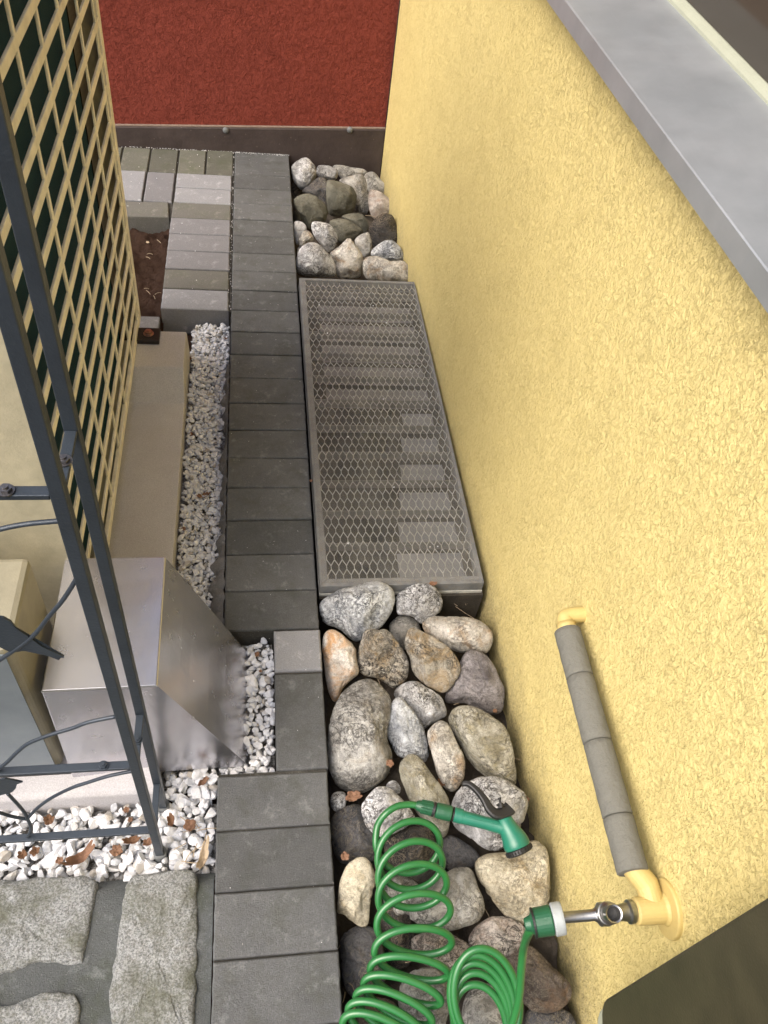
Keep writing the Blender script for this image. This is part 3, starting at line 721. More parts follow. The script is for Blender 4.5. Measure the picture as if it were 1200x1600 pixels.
# ------------------------------------------------------------------ boulders
tb = BM(); bmesh.ops.create_icosphere(tb, subdivisions=5, radius=1); tb.verts.ensure_lookup_table()
ICO = [v.co.copy() for v in tb.verts]; ICF = [[v.index for v in f.verts] for f in tb.faces]; tb.free()
tb = BM(); bmesh.ops.create_icosphere(tb, subdivisions=4, radius=1); tb.verts.ensure_lookup_table()
ICO4 = [v.co.copy() for v in tb.verts]; ICF4 = [[v.index for v in f.verts] for f in tb.faces]; tb.free()
def rock(px, zc, mat, label, thick=.8, ang=.35, name='boulder', group='river stones in the bed along the yellow wall', hi=True, seed=0):
    cx = sum(p[0] for p in px)/len(px); cy = sum(p[1] for p in px)/len(px)
    c = on_z(cx, cy, zc); d = ray(cx, cy).normalized()
    ex = CM @ Vector((1, 0, 0)); ex = (ex-d*ex.dot(d)).normalized(); ey = ex.cross(d)*-1
    ey = d.cross(ex)*-1
    if ey.dot(CM @ Vector((0, 1, 0))) < 0: ey = -ey
    # the outline, measured on the plane through the stone's own centre
    P = []
    for x, y in px:
        r_ = ray(x, y); t = (c-CAM).dot(d)/r_.dot(d); v = CAM+r_*t-c; P.append(Vector((v.dot(ex), v.dot(ey), 0)))
    P = spline(P, 6, True)
    NA = 96; tab = []
    for k in range(NA):
        a = 2*math.pi*k/NA; u = Vector((math.cos(a), math.sin(a))); best = 0
        for i in range(len(P)):
            p, q_ = P[i].xy, P[(i+1) % len(P)].xy; e = q_-p
            den = u.x*e.y-u.y*e.x
            if abs(den) < 1e-12: continue
            t = (p.x*e.y-p.y*e.x)/den; s_ = (p.x*u.y-p.y*u.x)/den
            if t > 0 and -1e-6 <= s_ <= 1+1e-6: best = max(best, t)
        tab.append(best)
    for k in range(NA):
        if tab[k] == 0: tab[k] = tab[k-1]
    tab = [(tab[k-1]+2*tab[k]+tab[(k+1) % NA])/4 for k in range(NA)]
    rmin = sorted(tab)[NA//5]; T = rmin*thick; ang = .30+ang*.75
    rg = random.Random(seed*97+int(cx*13+cy)); so = Vector((rg.uniform(0, 50), rg.uniform(0, 50), rg.uniform(0, 50)))
    planes = [(Vector((rg.gauss(0, 1), rg.gauss(0, 1), abs(rg.gauss(0, .8))+.1)).normalized(), rg.uniform(.58, .86)) for _ in range(10)]
    bm = BM(); vs = []
    vv, ff = (ICO, ICF) if hi else (ICO4, ICF4)
    for v in vv:
        p = v.copy()
        for n_, k in planes:
            e = p.dot(n_)-k
            if e > 0 and p.z > -.2: p = p-n_*e*min(1, ang)*min(1.0, 1.25*abs(p.z)+.12)
        a = math.atan2(p.y, p.x) % (2*math.pi); f = a/(2*math.pi)*NA; i0 = int(f) % NA; fr_ = f-int(f)
        rr = tab[i0]*(1-fr_)+tab[(i0+1) % NA]*fr_
        rho = math.hypot(p.x, p.y)
        rho = rho**.92 if rho > 0 else 0
        q_ = Vector((math.cos(a)*rho*rr, math.sin(a)*rho*rr, p.z*T))
        nz = noise.fractal(q_*18+so, .9, 2.0, 3)*.07*rmin + noise.fractal(q_*55+so, .8, 2.1, 4)*.036*rmin
        edge = .35+.65*min(1, abs(p.z)*1.8)
        cr = abs(noise.noise(q_*20+so*2)+.35*noise.noise(q_*60+so)); crease = -max(0, .09-cr)*.95*rmin*ang
        q_ = q_+v*(nz*edge+crease)
        w_ = ex*q_.x+ey*q_.y-d*q_.z
        vs.append(bm.verts.new(w_))
    for f in ff: bm.faces.new([vs[i] for i in f])
    o = obj(name, bm, RM[mat], None, True); o.location = c
    return tag(o, label, 'boulder', group)
NEAR = [
 ([(640,1092),(660,1082),(690,1092),(700,1140),(680,1160),(650,1140)], -.13, 'slate', 'dark slate stone mostly hidden in the gap under the whitish pitted stone', .7,.3),
 ([(497,944),(513,930),(535,919),(551,916),(574,909),(595,909),(611,917),(618,931),(616,949),(602,975),(580,990),(560,1003),(546,998),(525,981),(504,973)], -.012, 'bluewhite', 'speckled bluish white boulder at the front left corner of the light well', .75,.35),
 ([(619,931),(630,921),(647,912),(672,912),(686,924),(693,937),(689,956),(675,966),(658,975),(644,963),(623,961),(619,949)], -.012, 'white', 'whitish boulder with a curled leaf on top, at the light well front edge', .8,.6),
 ([(607,982),(612,970),(626,961),(640,963),(651,970),(658,985),(648,1003),(630,1016),(618,1003)], -.065, 'grey', 'small grey speckled stone wedged between the gold faceted and bluish white boulders', .8,.2),
 ([(658,976),(669,964),(697,963),(730,963),(752,971),(769,987),(770,1004),(760,1021),(739,1019),(721,1020),(697,1012),(674,1000)], -.030, 'tan', 'long smooth tan and white boulder lying against the yellow wall below the light well', .85,.25),
 ([(503,1012),(506,991),(516,983),(530,988),(542,998),(555,1012),(557,1030),(560,1052),(548,1064),(534,1078),(525,1100),(514,1085),(509,1063),(505,1036)], -.040, 'orange', 'smooth white boulder with bright orange stain standing beside the path', .8,.3),
 ([(565,998),(572,984),(588,984),(604,984),(618,998),(630,1015),(639,1036),(637,1063),(616,1077),(602,1068),(588,1061),(565,1054),(557,1040),(558,1019)], -.035, 'ochre', 'angular brown ochre faceted boulder right of the orange stained stone', .8,1.0),
 ([(632,1008),(635,987),(643,979),(665,987),(687,1000),(708,1019),(719,1039),(717,1058),(697,1084),(676,1078),(652,1060),(641,1041),(639,1026)], -.012, 'ochre', 'pointed white boulder with golden crust lying on top of its neighbours', .75,.9),
 ([(721,1030),(734,1015),(756,1021),(769,1034),(780,1056),(790,1080),(784,1112),(760,1116),(739,1105),(717,1099),(697,1099),(697,1080),(710,1060)], -.045, 'purple', 'dark purplish grey streaked boulder leaning on the yellow wall', .8,.8),
 ([(615,1082),(626,1069),(648,1064),(669,1075),(687,1086),(695,1099),(699,1117),(687,1125),(672,1132),(661,1140),(643,1135),(622,1105)], -.045, 'white', 'whitish pitted boulder just below the pointed golden crusted one', .75,.6),
 ([(512,1157),(517,1117),(530,1087),(550,1067),(577,1058),(597,1070),(612,1093),(610,1123),(605,1150),(612,1183),(608,1207),(590,1227),(563,1240),(533,1233),(517,1210),(511,1183)], -.030, 'grey', 'largest boulder, tall rounded beige grey, beside the dark path', .85,.25),
 ([(600,1123),(610,1100),(623,1088),(640,1103),(660,1133),(670,1167),(668,1192),(647,1186),(623,1185),(610,1163),(600,1140)], -.030, 'bluewhite', 'ridged white and dark grey stone right of the largest boulder', .8,1.0),
 ([(667,1147),(677,1130),(690,1123),(703,1133),(713,1157),(726,1183),(727,1207),(720,1227),(707,1238),(693,1230),(683,1210),(676,1183)], -.028, 'tan', 'slim upright oblong pale tan stone in the middle of the bed', .85,.2),
 ([(700,1117),(713,1102),(740,1103),(767,1117),(790,1137),(803,1173),(808,1207),(805,1232),(780,1222),(757,1213),(733,1190),(717,1160),(703,1137)], -.035, 'olive', 'big smooth olive grey oval boulder against the yellow wall', .8,.3),
 ([(622,1203),(627,1187),(640,1176),(657,1183),(673,1207),(693,1233),(703,1255),(702,1295),(693,1312),(676,1292),(655,1275),(634,1240)], -.035, 'olive', 'long slanting olive streaked stone running under the spray nozzle coupling', .8,.35),
 ([(563,1265),(567,1251),(582,1234),(593,1228),(609,1230),(624,1243),(640,1262),(650,1276),(640,1290),(622,1300),(597,1311),(592,1307),(574,1295)], -.025, 'white', 'cream white knobbly boulder under the first bend of the green hose', .8,.4),
 ([(603,1230),(608,1221),(618,1220),(626,1230),(624,1240),(612,1242)], -.045, 'white', 'tiny white pebble above the cream white knobbly boulder', .9,.2),
 ([(516,1250),(520,1240),(533,1236),(541,1242),(540,1262),(527,1269),(518,1262)], -.045, 'white', 'small round white pebble pressed against the path edge', .9,.1),
 ([(517,1285),(528,1267),(560,1256),(582,1285),(592,1310),(594,1340),(560,1350),(530,1348),(519,1320)], -.055, 'slate', 'dark charcoal stone with fine pale cracks next to the path, left of the hose', .8,.8),
 ([(527,1410),(532,1375),(543,1350),(560,1339),(576,1344),(587,1371),(581,1410),(574,1450),(550,1441),(536,1429),(526,1427)], -.020, 'cream', 'cream coloured broken stone with a flat lower edge beside the path', .7,.9),
 ([(704,1253),(718,1231),(746,1214),(777,1213),(805,1228),(825,1249),(821,1280),(802,1315),(777,1331),(753,1326),(725,1305),(707,1287)], -.030, 'white', 'big white mottled boulder carrying the spray nozzle', .75,.4),
 ([(741,1354),(756,1336),(788,1330),(830,1313),(851,1322),(858,1357),(857,1410),(835,1443),(802,1444),(777,1420),(756,1389)], -.030, 'cream', 'large smooth yellowish cream boulder below the nozzle head', .8,.45),
 ([(600,1320),(613,1300),(640,1286),(668,1291),(684,1320),(690,1360),(672,1382),(640,1385),(608,1368)], -.065, 'black', 'black stone with pale cracks seen through the upper hose loops', .8,.6),
 ([(637,1410),(648,1389),(697,1364),(718,1353),(739,1357),(749,1389),(758,1417),(746,1441),(704,1455),(676,1450),(641,1440)], -.035, 'grey', 'smooth mid grey boulder right of the tall hose coil', .8,.5),
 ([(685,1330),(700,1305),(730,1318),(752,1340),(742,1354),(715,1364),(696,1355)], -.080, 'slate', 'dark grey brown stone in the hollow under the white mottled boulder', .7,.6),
 ([(732,1466),(746,1445),(777,1430),(812,1441),(826,1460),(808,1488),(775,1496),(738,1486)], -.045, 'pink', 'rough pinkish white stone between the cream boulder and the small hose coil', .8,.8),
 ([(531,1495),(534,1462),(560,1445),(588,1452),(602,1490),(608,1525),(585,1552),(552,1559),(536,1535)], -.060, 'slate', 'blue black angular stone at the path edge near the bottom of the hose', .8,1.0),
 ([(640,1470),(660,1455),(700,1458),(735,1478),(740,1502),(710,1520),(676,1514),(650,1496)], -.055, 'pink', 'pinkish stone between the two hose coils', .8,.6),
 ([(790,1495),(824,1475),(848,1492),(871,1517),(890,1536),(894,1560),(878,1578),(855,1584),(825,1576),(805,1548)], -.045, 'umber', 'dark brown stone with rusty streaks below the tap', .8,1.0),
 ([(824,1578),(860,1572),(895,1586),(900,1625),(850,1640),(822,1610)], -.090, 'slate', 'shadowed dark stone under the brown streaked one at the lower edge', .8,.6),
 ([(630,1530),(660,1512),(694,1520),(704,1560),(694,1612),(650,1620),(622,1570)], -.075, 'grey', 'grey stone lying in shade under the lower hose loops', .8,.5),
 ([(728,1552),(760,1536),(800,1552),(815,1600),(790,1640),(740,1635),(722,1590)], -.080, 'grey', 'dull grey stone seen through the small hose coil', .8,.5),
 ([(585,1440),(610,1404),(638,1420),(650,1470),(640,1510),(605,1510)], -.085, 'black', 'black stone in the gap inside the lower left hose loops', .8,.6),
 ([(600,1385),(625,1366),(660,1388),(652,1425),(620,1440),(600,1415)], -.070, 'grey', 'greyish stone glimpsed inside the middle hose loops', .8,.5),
 ([(686,1470),(700,1462),(724,1470),(728,1485),(706,1492)], -.09, 'umber', 'small brown pebble between the pinkish stones', .8,.4),
 ([(548,1576),(580,1556),(620,1570),(632,1620),(590,1660),(545,1630)], -.085, 'umber', 'dark brown stone under the last hose loops at the bottom', .8,.6),
]
for i, (px, zc, mt, lb, th, ag) in enumerate(NEAR): rock(px, zc, mt, lb, th, ag, seed=i)
def f3(pts): return [(440+x/5.4545, 230+y/5.4545) for x, y in pts]
FAR = [
 ([(90,330),(130,300),(170,370),(160,430),(100,450)], -.10, 'umber', 'dark stone half hidden under the white veined one beside the path', .8,.5),
 ([(95,560),(140,540),(200,620),(160,680),(110,660)], -.11, 'green', 'dark stone low in the gap beside the path under the flat green stone', .8,.5),
 ([(430,160),(480,148),(600,170),(720,190),(735,230),(620,260),(520,275),(480,230)], -.045, 'grey', 'long flat pale grey stone lying against the brown plinth', .8,.5),
 ([(710,230),(780,210),(850,280),(890,330),(885,395),(740,380),(700,290)], -.050, 'grey', 'grey streaked stone in the far corner where yellow and red walls meet', .8,.5),
 ([(300,165),(340,152),(400,155),(460,190),(480,240),(450,285),(360,275),(300,235)], -.040, 'white', 'small grey white crumpled stone behind the round olive brown one', .8,.8),
 ([(80,180),(100,140),(170,90),(220,90),(280,150),(297,220),(270,300),(200,365),(150,360),(100,290)], -.020, 'white', 'bright white stone with black veins at the far left of the bed near the plinth', .85,.8),
 ([(480,290),(600,240),(700,240),(740,380),(750,500),(720,580),(640,560),(600,400)], -.050, 'grey', 'smooth mid grey stone behind the round olive brown one', .8,.4),
 ([(740,380),(780,360),(860,390),(930,460),(945,560),(850,590),(780,610),(740,500)], -.055, 'pink', 'pink and grey stone against the yellow wall above the black ball stone', .8,.6),
 ([(170,380),(240,310),(320,250),(380,280),(400,400),(398,510),(360,520),(270,420)], -.045, 'slate', 'dark purplish slab leaning between the green and the olive brown stones', .75,.9),
 ([(380,290),(440,280),(560,310),(620,350),(645,430),(600,560),(500,590),(410,580),(385,480)], -.030, 'green', 'round smooth olive brown stone in the middle of the far group', .8,.5),
 ([(95,460),(160,400),(260,400),(380,490),(388,620),(300,650),(240,710),(190,650)], -.035, 'green', 'flat green grey stone with a pointed lower edge in the far group', .7,.8),
 ([(500,590),(620,560),(700,580),(745,680),(705,740),(600,650)], -.065, 'green', 'dark greenish stone under the smooth mid grey one', .8,.5),
 ([(400,660),(450,605),(560,620),(660,680),(695,725),(600,800),(480,810)], -.050, 'green', 'dark grey green rounded stone in front of the round olive brown one', .8,.5),
 ([(750,670),(820,580),(900,558),(960,600),(990,720),(1003,820),(880,860),(780,850),(745,750)], -.045, 'black', 'black ball shaped stone with pale scratches against the yellow wall', .9,.3),
 ([(105,640),(180,640),(215,700),(160,800),(130,840),(105,760)], -.040, 'white', 'small white upright stone at the path edge in the far group', .8,.3),
 ([(135,860),(180,850),(190,920),(140,940)], -.07, 'tan', 'tiny pale stone tucked at the path edge behind the big cracked white one', .8,.3),
 ([(150,780),(200,705),(260,740),(270,800),(190,860),(150,850)], -.030, 'tan', 'small tan striped stone leaning on the small white upright one', .8,.4),
 ([(250,650),(290,630),(400,650),(450,700),(480,780),(445,880),(390,897),(320,820),(270,750)], -.030, 'white', 'pure white angular stone in front of the flat green grey stone', .8,.9),
 ([(620,800),(700,730),(750,728),(772,850),(745,925),(690,930)], -.040, 'grey', 'small dark grey triangular stone beside the black ball stone', .8,.9),
 ([(755,900),(830,820),(930,790),(1010,850),(1052,940),(1050,975),(880,975),(780,940)], -.035, 'bluewhite', 'grey white rounded stone at the yellow wall below the black ball stone', .8,.3),
 ([(410,910),(480,850),(570,770),(620,820),(695,930),(685,1050),(655,1118),(470,1112),(450,990)], -.030, 'tan', 'peaked banded stone, middle of the three along the back edge of the light well cover', .8,.9),
 ([(120,980),(150,870),(220,812),(300,815),(380,880),(450,980),(468,1090),(400,1107),(200,1097),(130,1062)], -.025, 'white', 'big cracked white stone at the back left corner of the light well cover', .8,.35),
 ([(685,990),(720,930),(820,928),(920,965),(1050,970),(1100,1050),(1097,1140),(900,1147),(720,1127)], -.028, 'tan', 'long white and rust stained stone at the back right corner of the light well cover', .8,.4),
]
for i, (px, zc, mt, lb, th, ag) in enumerate(FAR): rock(f3(px), zc, mt, lb, th, ag, hi=False, seed=i+60)

# ------------------------------------------------------------------ insulated pipe on the wall
pipe = thing('water_pipe', 'short yellow pipe in grey foam insulation running along the yellow wall to the tap', 'pipe', (.57, -.45, .38))
PA, PB = Vector((.562, -.262, .387)), Vector((.562, -.632, .374)); PD = (PB-PA).normalized()
bm = BM()
cuts = [0, .225, .51, .80, 1.0]; L = (PB-PA).length
for a, b in zip(cuts, cuts[1:]):
    p, q_ = PA+PD*(L*a+.0006), PA+PD*(L*b-.0006); n = 8
    pts = [p+(q_-p)*(k/n) for k in range(n+1)]
    tube(bm, [p, p+PD*.0012]+pts[1:-1]+[q_-PD*.0012, q_], [.0195, .0213]+[.0213+.0003*math.sin(k*2+a*9) for k in range(n-1)]+[.0213, .0195], 28)
attach(obj('foam_insulation', bm, M_FOAM, smooth=True), pipe)
bm = BM(); wx = WX(-.24)
tube(bm, spline([(wx+.01, -.235, .391), (wx-.010, -.235, .391), (.566, -.238, .390), (.562, -.246, .389), (.562, -.268, .387)], 5), .0135, 20)
tube(bm, [(.562, -.250, .388), (.562, -.2625, .387)], .0155, 20)
attach(obj('elbow', bm, M_YPLAST, smooth=True), pipe)
# ------------------------------------------------------------------ tap
tap = thing('outdoor_tap', 'satin steel outdoor tap on a round yellow wall flange', 'tap', (.53, -.675, .36))
TY, TZ = -.675, .358; wx = WX(TY)
bm = BM()
tube(bm, [(wx+.002, TY, TZ), (wx-.004, TY, TZ), (wx-.0058, TY, TZ), (wx-.006, TY, TZ)], [.038, .038, .0365, .030], 40)
tube(bm, [(wx-.006, TY, TZ), (wx-.010, TY, TZ), (wx-.046, TY, TZ), (wx-.048, TY, TZ)], [.022, .0185, .0175, .0150], 24)
tube(bm, [(wx-.020, TY+.005, TZ+.001), (wx-.024, -.645, TZ+.008), (.563, -.622, .373)], [.016, .0165, .0155], 20)
attach(obj('wall_flange', bm, M_YPLAST, smooth=False, bevel=.001), tap)
bm = BM(); X = wx-.048
prof = [(0, .0135), (.003, .0150), (.008, .0150), (.010, .0115), (.022, .0100), (.030, .0125), (.038, .0150), (.048, .0145), (.052, .0095), (.056, .0072), (.098, .0072)]
tube(bm, [(X-a, TY, TZ) for a, _ in prof], [r_ for _, r_ in prof], 26)
attach(obj('tap_body', bm, M_CHROME, smooth='auto', bevel=0), tap)
bm = BM()
od = Vector((-.12, -.28, 1)).normalized(); ob = Vector((X-.042, TY, TZ+.006))
prof = [(0, .0125), (.012, .0140), (.016, .0140), (.018, .0115), (.0205, .0132), (.023, .0115), (.0255, .0132), (.028, .0112), (.040, .0112), (.042, .0106), (.041, .0088), (.024, .0084)]
lathe(bm, ob, od, prof)
out_ = attach(obj('outlet', bm, M_CHROME, smooth='auto'), tap)
bm = BM(); tube(bm, [ob+od*.0238, ob+od*.0242], .0086, 24); bo = obj('bore', bm, M_RUBBER); bo.parent = out_

# ------------------------------------------------------------------ green coil hose
hose = thing('coil_hose', 'bright green coiled garden hose lying in two coils on the stones', 'garden hose', (.35, -.55, .05))
HR = .0060
def hp_(x, y, z): return on_z(x, y, z)
pts = [hp_(654, 1259, .060), hp_(640, 1257, .060), hp_(620, 1260, .060), hp_(602, 1272, .055), hp_(590, 1290, .040)]
# loops: centre x,y  half width, half height, skew ; height above ground of bottom / top of the loop
loops = [ # cx, cy, a, b, tilt, zlow, zhigh
 (637, 1309, 50, 49, 4, .004, .058), (639, 1337, 49, 46, 4, .000, .060), (643, 1367, 52, 44, 4, .000, .064),
 (646, 1401, 55, 41, 2, .000, .064), (648, 1445, 59, 36, 0, .002, .060), (645, 1492, 60, 28, -5, .006, .054),
 (637, 1530, 60, 26, -14, .006, .050), (625, 1560, 60, 27, -20, .004, .048), (612, 1583, 60, 29, -22, .004, .048),
 (600, 1604, 60, 31, -22, .004, .048), (592, 1622, 60, 32, -20, .004, .048), (588, 1650, 60, 32, -16, .004, .048),
]
NL = len(loops); SEG = 28
path = list(pts)
for i in range((NL-1)*SEG):
    u = i/SEG; k = int(u); f = u-k
    A_, B_ = loops[k], loops[min(NL-1, k+1)]
    cx, cy, a, b, tl, zl, zh = [A_[j]*(1-f)+B_[j]*f for j in range(7)]
    ph = R(180) + 2*math.pi*u                # start at the left, under and round to the right, back over the top
    ca, sa = math.cos(ph), math.sin(ph); t_ = R(tl)
    dx, dy = a*ca, b*sa
    x = cx+dx*math.cos(t_)+dy*math.sin(t_)*.5; y = cy-(dy*math.cos(t_)+dx*math.sin(t_))
    path.append(hp_(x, y, (zl+zh)/2+(zh-zl)/2*sa))
last = path[-1]
# bridge outside the frame towards the second coil
br = [hp_(560, 1690, .02), hp_(600, 1735, .02), hp_(660, 1745, .02), hp_(690, 1715, .02)]
path += br
loops2 = [ # second coil, leaning to the left; cx, cy, a, b, tilt, zlow, zhigh
 (748, 1600, 40, 56, 12, -.02, .030),
 (752, 1590, 42, 66, 12, -.02, .045),
 (752, 1580, 46, 72, 12, -.02, .058),
 (752, 1570, 49, 76, 12, -.01, .072),
 (757, 1562, 50, 78, 10, .00, .084),
 (769, 1556, 46, 80, 8, .01, .094),
]
NL2 = len(loops2)
for i in range((NL2-1)*SEG+6):
    u = i/SEG; k = min(NL2-2, int(u)); f = min(1, u-k)
    A_, B_ = loops2[k], loops2[k+1]
    cx, cy, a, b, tl, zl, zh = [A_[j]*(1-f)+B_[j]*f for j in range(7)]
    ph = R(215) - 2*math.pi*u
    ca, sa = math.cos(ph), math.sin(ph); t_ = R(tl)
    dx, dy = a*ca, b*sa
    x = cx+dx*math.cos(t_)-dy*math.sin(t_)*.6; y = cy-(dy*math.cos(t_)-dx*math.sin(t_)*.4)
    path.append(hp_(x, y, (zl+zh)/2+(zh-zl)/2*sa))
path = path[:-10]
path += [hp_(745, 1640, .02), hp_(780, 1640, .04), hp_(800, 1600, .08), hp_(811, 1560, .12), hp_(815, 1510, .17), hp_(819, 1478, .22), on_y(826, 1458, -.682), on_y(836, 1447, -.680)]
bm = BM(); tube(bm, spline(path, 3), HR, 12)
attach(obj('hose_tube', bm, M_HOSE, smooth=True), hose)
# quick connector at the tap
cA, cB = Vector((X-.135, TY-.001, TZ-.010)), Vector((X-.094, TY, TZ-.0)); 
cd_ = (cB-cA).normalized()
bm = BM(); tube(bm, [cA-cd_*.012, cA-cd_*.004, cA, cA+cd_*.002, cA+cd_*.022, cA+cd_*.024], [.0075, .010, .0165, .0178, .0185, .0180], 28)
attach(obj('tap_connector', bm, M_CONN, smooth=False, bevel=.0008), hose)
bm = BM(); lathe(bm, cA, cd_, [(.0245, .0185), (.026, .0203), (.0355, .0203), (.0385, .0196), (.0385, .0165), (.0360, .0160), (.0355, .0080)], 36)
attach(obj('release_collar', bm, M_LGREY, bevel=.0006), hose)
bm = BM(); tube(bm, [cA-cd_*.0015, cA+cd_*.0012], .0186, 28); attach(obj('seal_ring', bm, M_RUBBER), hose)

# ------------------------------------------------------------------ spray nozzle
gun = thing('spray_nozzle', 'teal green spray nozzle with black lever lying on the big white boulder', 'spray nozzle', (.44, -.44, .06))
def gp(x, y, z=.062): return on_z(x, y, z)
a0, a1, a2, a3, a4 = gp(650, 1258), gp(676, 1264), gp(679, 1265), gp(707, 1272), gp(724, 1276)
bm = BM(); n = 20
tube(bm, [a0, a0+(a1-a0)*.15, a0+(a1-a0)*.4, a1], [.0070, .0092, .0108, .0112], 20)
for k in range(14):
    ang_ = k*2*math.pi/14; dd = (a1-a0).normalized(); u_ = dd.orthogonal().normalized(); v_ = dd.cross(u_)
    o_ = (u_*math.cos(ang_)+v_*math.sin(ang_))*.0108
    bar(bm, a0+(a1-a0)*.3+o_, a0+(a1-a0)*.97+o_*1.05, .0016, .0016)
attach(obj('coupling', bm, M_CONN, bevel=0, smooth=False), gun)
bm = BM(); tube(bm, [a1+(a2-a1)*.0, a2+(a2-a1)*.3], .0128, 24); attach(obj('seal_ring', bm, M_RUBBER), gun)
bm = BM(); tube(bm, [a3+(a3-a1)*.0, a3+(a4-a3)*.12], .0124, 24); attach(obj('seal_ring', bm, M_RUBBER), gun)
bm = BM(); dd = a3-a2; tube(bm, [a2+dd*.06, a2+dd*.12, a2+dd*.5, a2+dd*.9, a2+dd*.96], [.0115, .0134, .0138, .0134, .0120], 28); attach(obj('coupling_sleeve', bm, M_CONN, bevel=.0004), gun)
bm = BM()
h0, h1 = gp(709, 1272), gp(722, 1276)
tube(bm, [h0, h0+(h1-h0)*.1, h1, h1+(h1-h0)*.08], [.0118, .0128, .0128, .0110], 26)
g1, g2 = gp(716, 1275, .062), gp(786, 1293, .064)
hd = (g2-g1).normalized(); up_ = Vector((0, 0, 1)); sd_ = hd.cross(up_).normalized(); upp = sd_.cross(hd)
def oval(c, a, b, n=20): return [c+sd_*a*math.cos(k*2*math.pi/n)+upp*b*math.sin(k*2*math.pi/n) for k in range(n)]
rings = []
for t_, a, b in ((0, .0118, .0118), (.2, .0112, .0120), (.6, .0108, .0120), (.9, .0118, .0125), (1.08, .0140, .0140)):
    rings.append([bm.verts.new(p) for p in oval(g1+(g2-g1)*t_, a, b)])
for A1, B1 in zip(rings, rings[1:]):
    for k in range(20): bm.faces.new((A1[k], A1[(k+1) % 20], B1[(k+1) % 20], B1[k]))
bm.faces.new(rings[0][::-1]); bm.faces.new(rings[-1])
attach(obj('handle', bm, M_GUN, smooth='auto'), gun)
bm = BM()       # raised rib on the handle
bar(bm, g1+(g2-g1)*.14+upp*.0118, g1+(g2-g1)*.86+upp*.0124, .0022, .0055, upp); attach(obj('handle_rib', bm, M_GUN, bevel=.0008), gun)
bm = BM()
k0, k1, k2, k3 = gp(783, 1273, .066), gp(792, 1290, .066), gp(803, 1310, .060), gp(809, 1324, .055)
tube(bm, spline([k0, k1, k2, k3], 5), [.0085, .0115, .0138, .0150, .0156, .0162, .0168, .0178, .0192, .0206, .0218, .0226, .0231, .0233, .0230, .0222], 32)
attach(obj('head', bm, M_GUN, smooth='auto'), gun)
kd = (k3-k2).normalized()
bm = BM(); tube(bm, [k3+kd*.0005, k3+kd*.0015, k3+kd*.0085, k3+kd*.0105], [.0218, .0234, .0236, .0212], 36)
for k in range(26):
    ang_ = k*2*math.pi/26; u_ = kd.orthogonal().normalized(); v_ = kd.cross(u_); o_ = (u_*math.cos(ang_)+v_*math.sin(ang_))*.0236
    bar(bm, k3+kd*.0022+o_, k3+kd*.0080+o_, .0020, .0014)
attach(obj('spray_disc', bm, M_RUBBER), gun)
bm = BM()
lv = [(722, 1225, .080), (732, 1225, .084), (746, 1236, .086), (757, 1250, .086), (765, 1264, .084), (776, 1272, .082), (790, 1268, .080), (797, 1262, .080)]
LP = [gp(*p) for p in lv]
LS = spline(LP, 4); wid = [.0040+.0085*(i/len(LS))**1.5 for i in range(len(LS))]
prev = None
for i, p in enumerate(LS):
    t_ = (LS[min(i+1, len(LS)-1)]-LS[max(0, i-1)]).normalized(); s_ = t_.cross(up_).normalized(); h_ = wid[i]
    row = [bm.verts.new(p+s_*h_*a+up_*b) for a, b in ((-1, -.004), (1, -.004), (1, .004), (.6, .0055), (-.6, .0055), (-1, .004))]
    if prev:
        for k in range(6): bm.faces.new((prev[k], prev[(k+1) % 6], row[(k+1) % 6], row[k]))
    else: bm.faces.new(row[::-1])
    prev = row
bm.faces.new(prev)
lev = attach(obj('trigger_lever', bm, M_RUBBER, bevel=.0008), gun)
bm = BM(); p0 = gp(783, 1262, .088); p1 = gp(780, 1246, .094)
tube(bm, [p0, p0+(p1-p0)*.45, p0+(p1-p0)*.5, p0+(p1-p0)*.75, p0+(p1-p0)*.8, p1], [.0048, .0048, .0022, .0022, .0034, .0030], 12)
bar(bm, gp(776, 1258, .092), gp(790, 1257, .092), .003, .003)
kn = obj('flow_knob', bm, M_RUBBER); kn.parent = lev

# ------------------------------------------------------------------ dark metal trellis with birds
tr_ = thing('garden_trellis', 'dark grey metal plant trellis with bird silhouettes standing in white gravel', 'trellis', (-.3, -.38, -.05))
YF, YR, XP, PW = -.425, -.342, -.102, .0135
for y in (YF, YR):
    for x in (XP, -.66):
        bm = BM(); box(bm, x-PW/2, x+PW/2, y-PW/2, y+PW/2, -.05, 1.95)
        attach(obj('post', bm, M_TREL, bevel=.0012), tr_)
        bm = BM(); tube(bm, [(x, y, -.10), (x, y, -.036), (x, y, -.0355), (x, y, -.05)], [.0115, .0115, .0098, .0095], 20)
        attach(obj('foot_sleeve', bm, M_TUBE), tr_)
for z, w_, bolt in ((.908, .013, True), (.331, .014, True), (.074, .012, False), (1.5, .013, True)):
    bm = BM(); bar(bm, (XP-PW/2-.0002, YF, z), (-.66+PW/2+.0002, YF, z), .012, .006, (0, 1, 0))
    cb = attach(obj('crossbar', bm, M_TREL, bevel=.0008), tr_)
    bm = BM(); bar(bm, (-.66, YF+PW/2+.0002, z), (-.66, YR-PW/2-.0002, z), .010, .005, (1, 0, 0)); attach(obj('crossbar', bm, M_TREL, bevel=.0008), tr_)
    bm = BM(); bar(bm, (XP, YF+PW/2+.0002, z), (XP, YR-PW/2-.0002, z), .011, .005, (1, 0, 0)); sb_ = attach(obj('crossbar', bm, M_TREL, bevel=.0008), tr_)
    if bolt:
        for par, q_ in ((cb, (XP-.043, YF-.0005, z+.0032)), (sb_, (XP, (YF+YR)/2-.006, z+.0028))):
            b = hexbolt(None, q_, (0, 0, 1), .0055, .0048, M_BOLT if z > .6 else M_TREL); b.parent = par
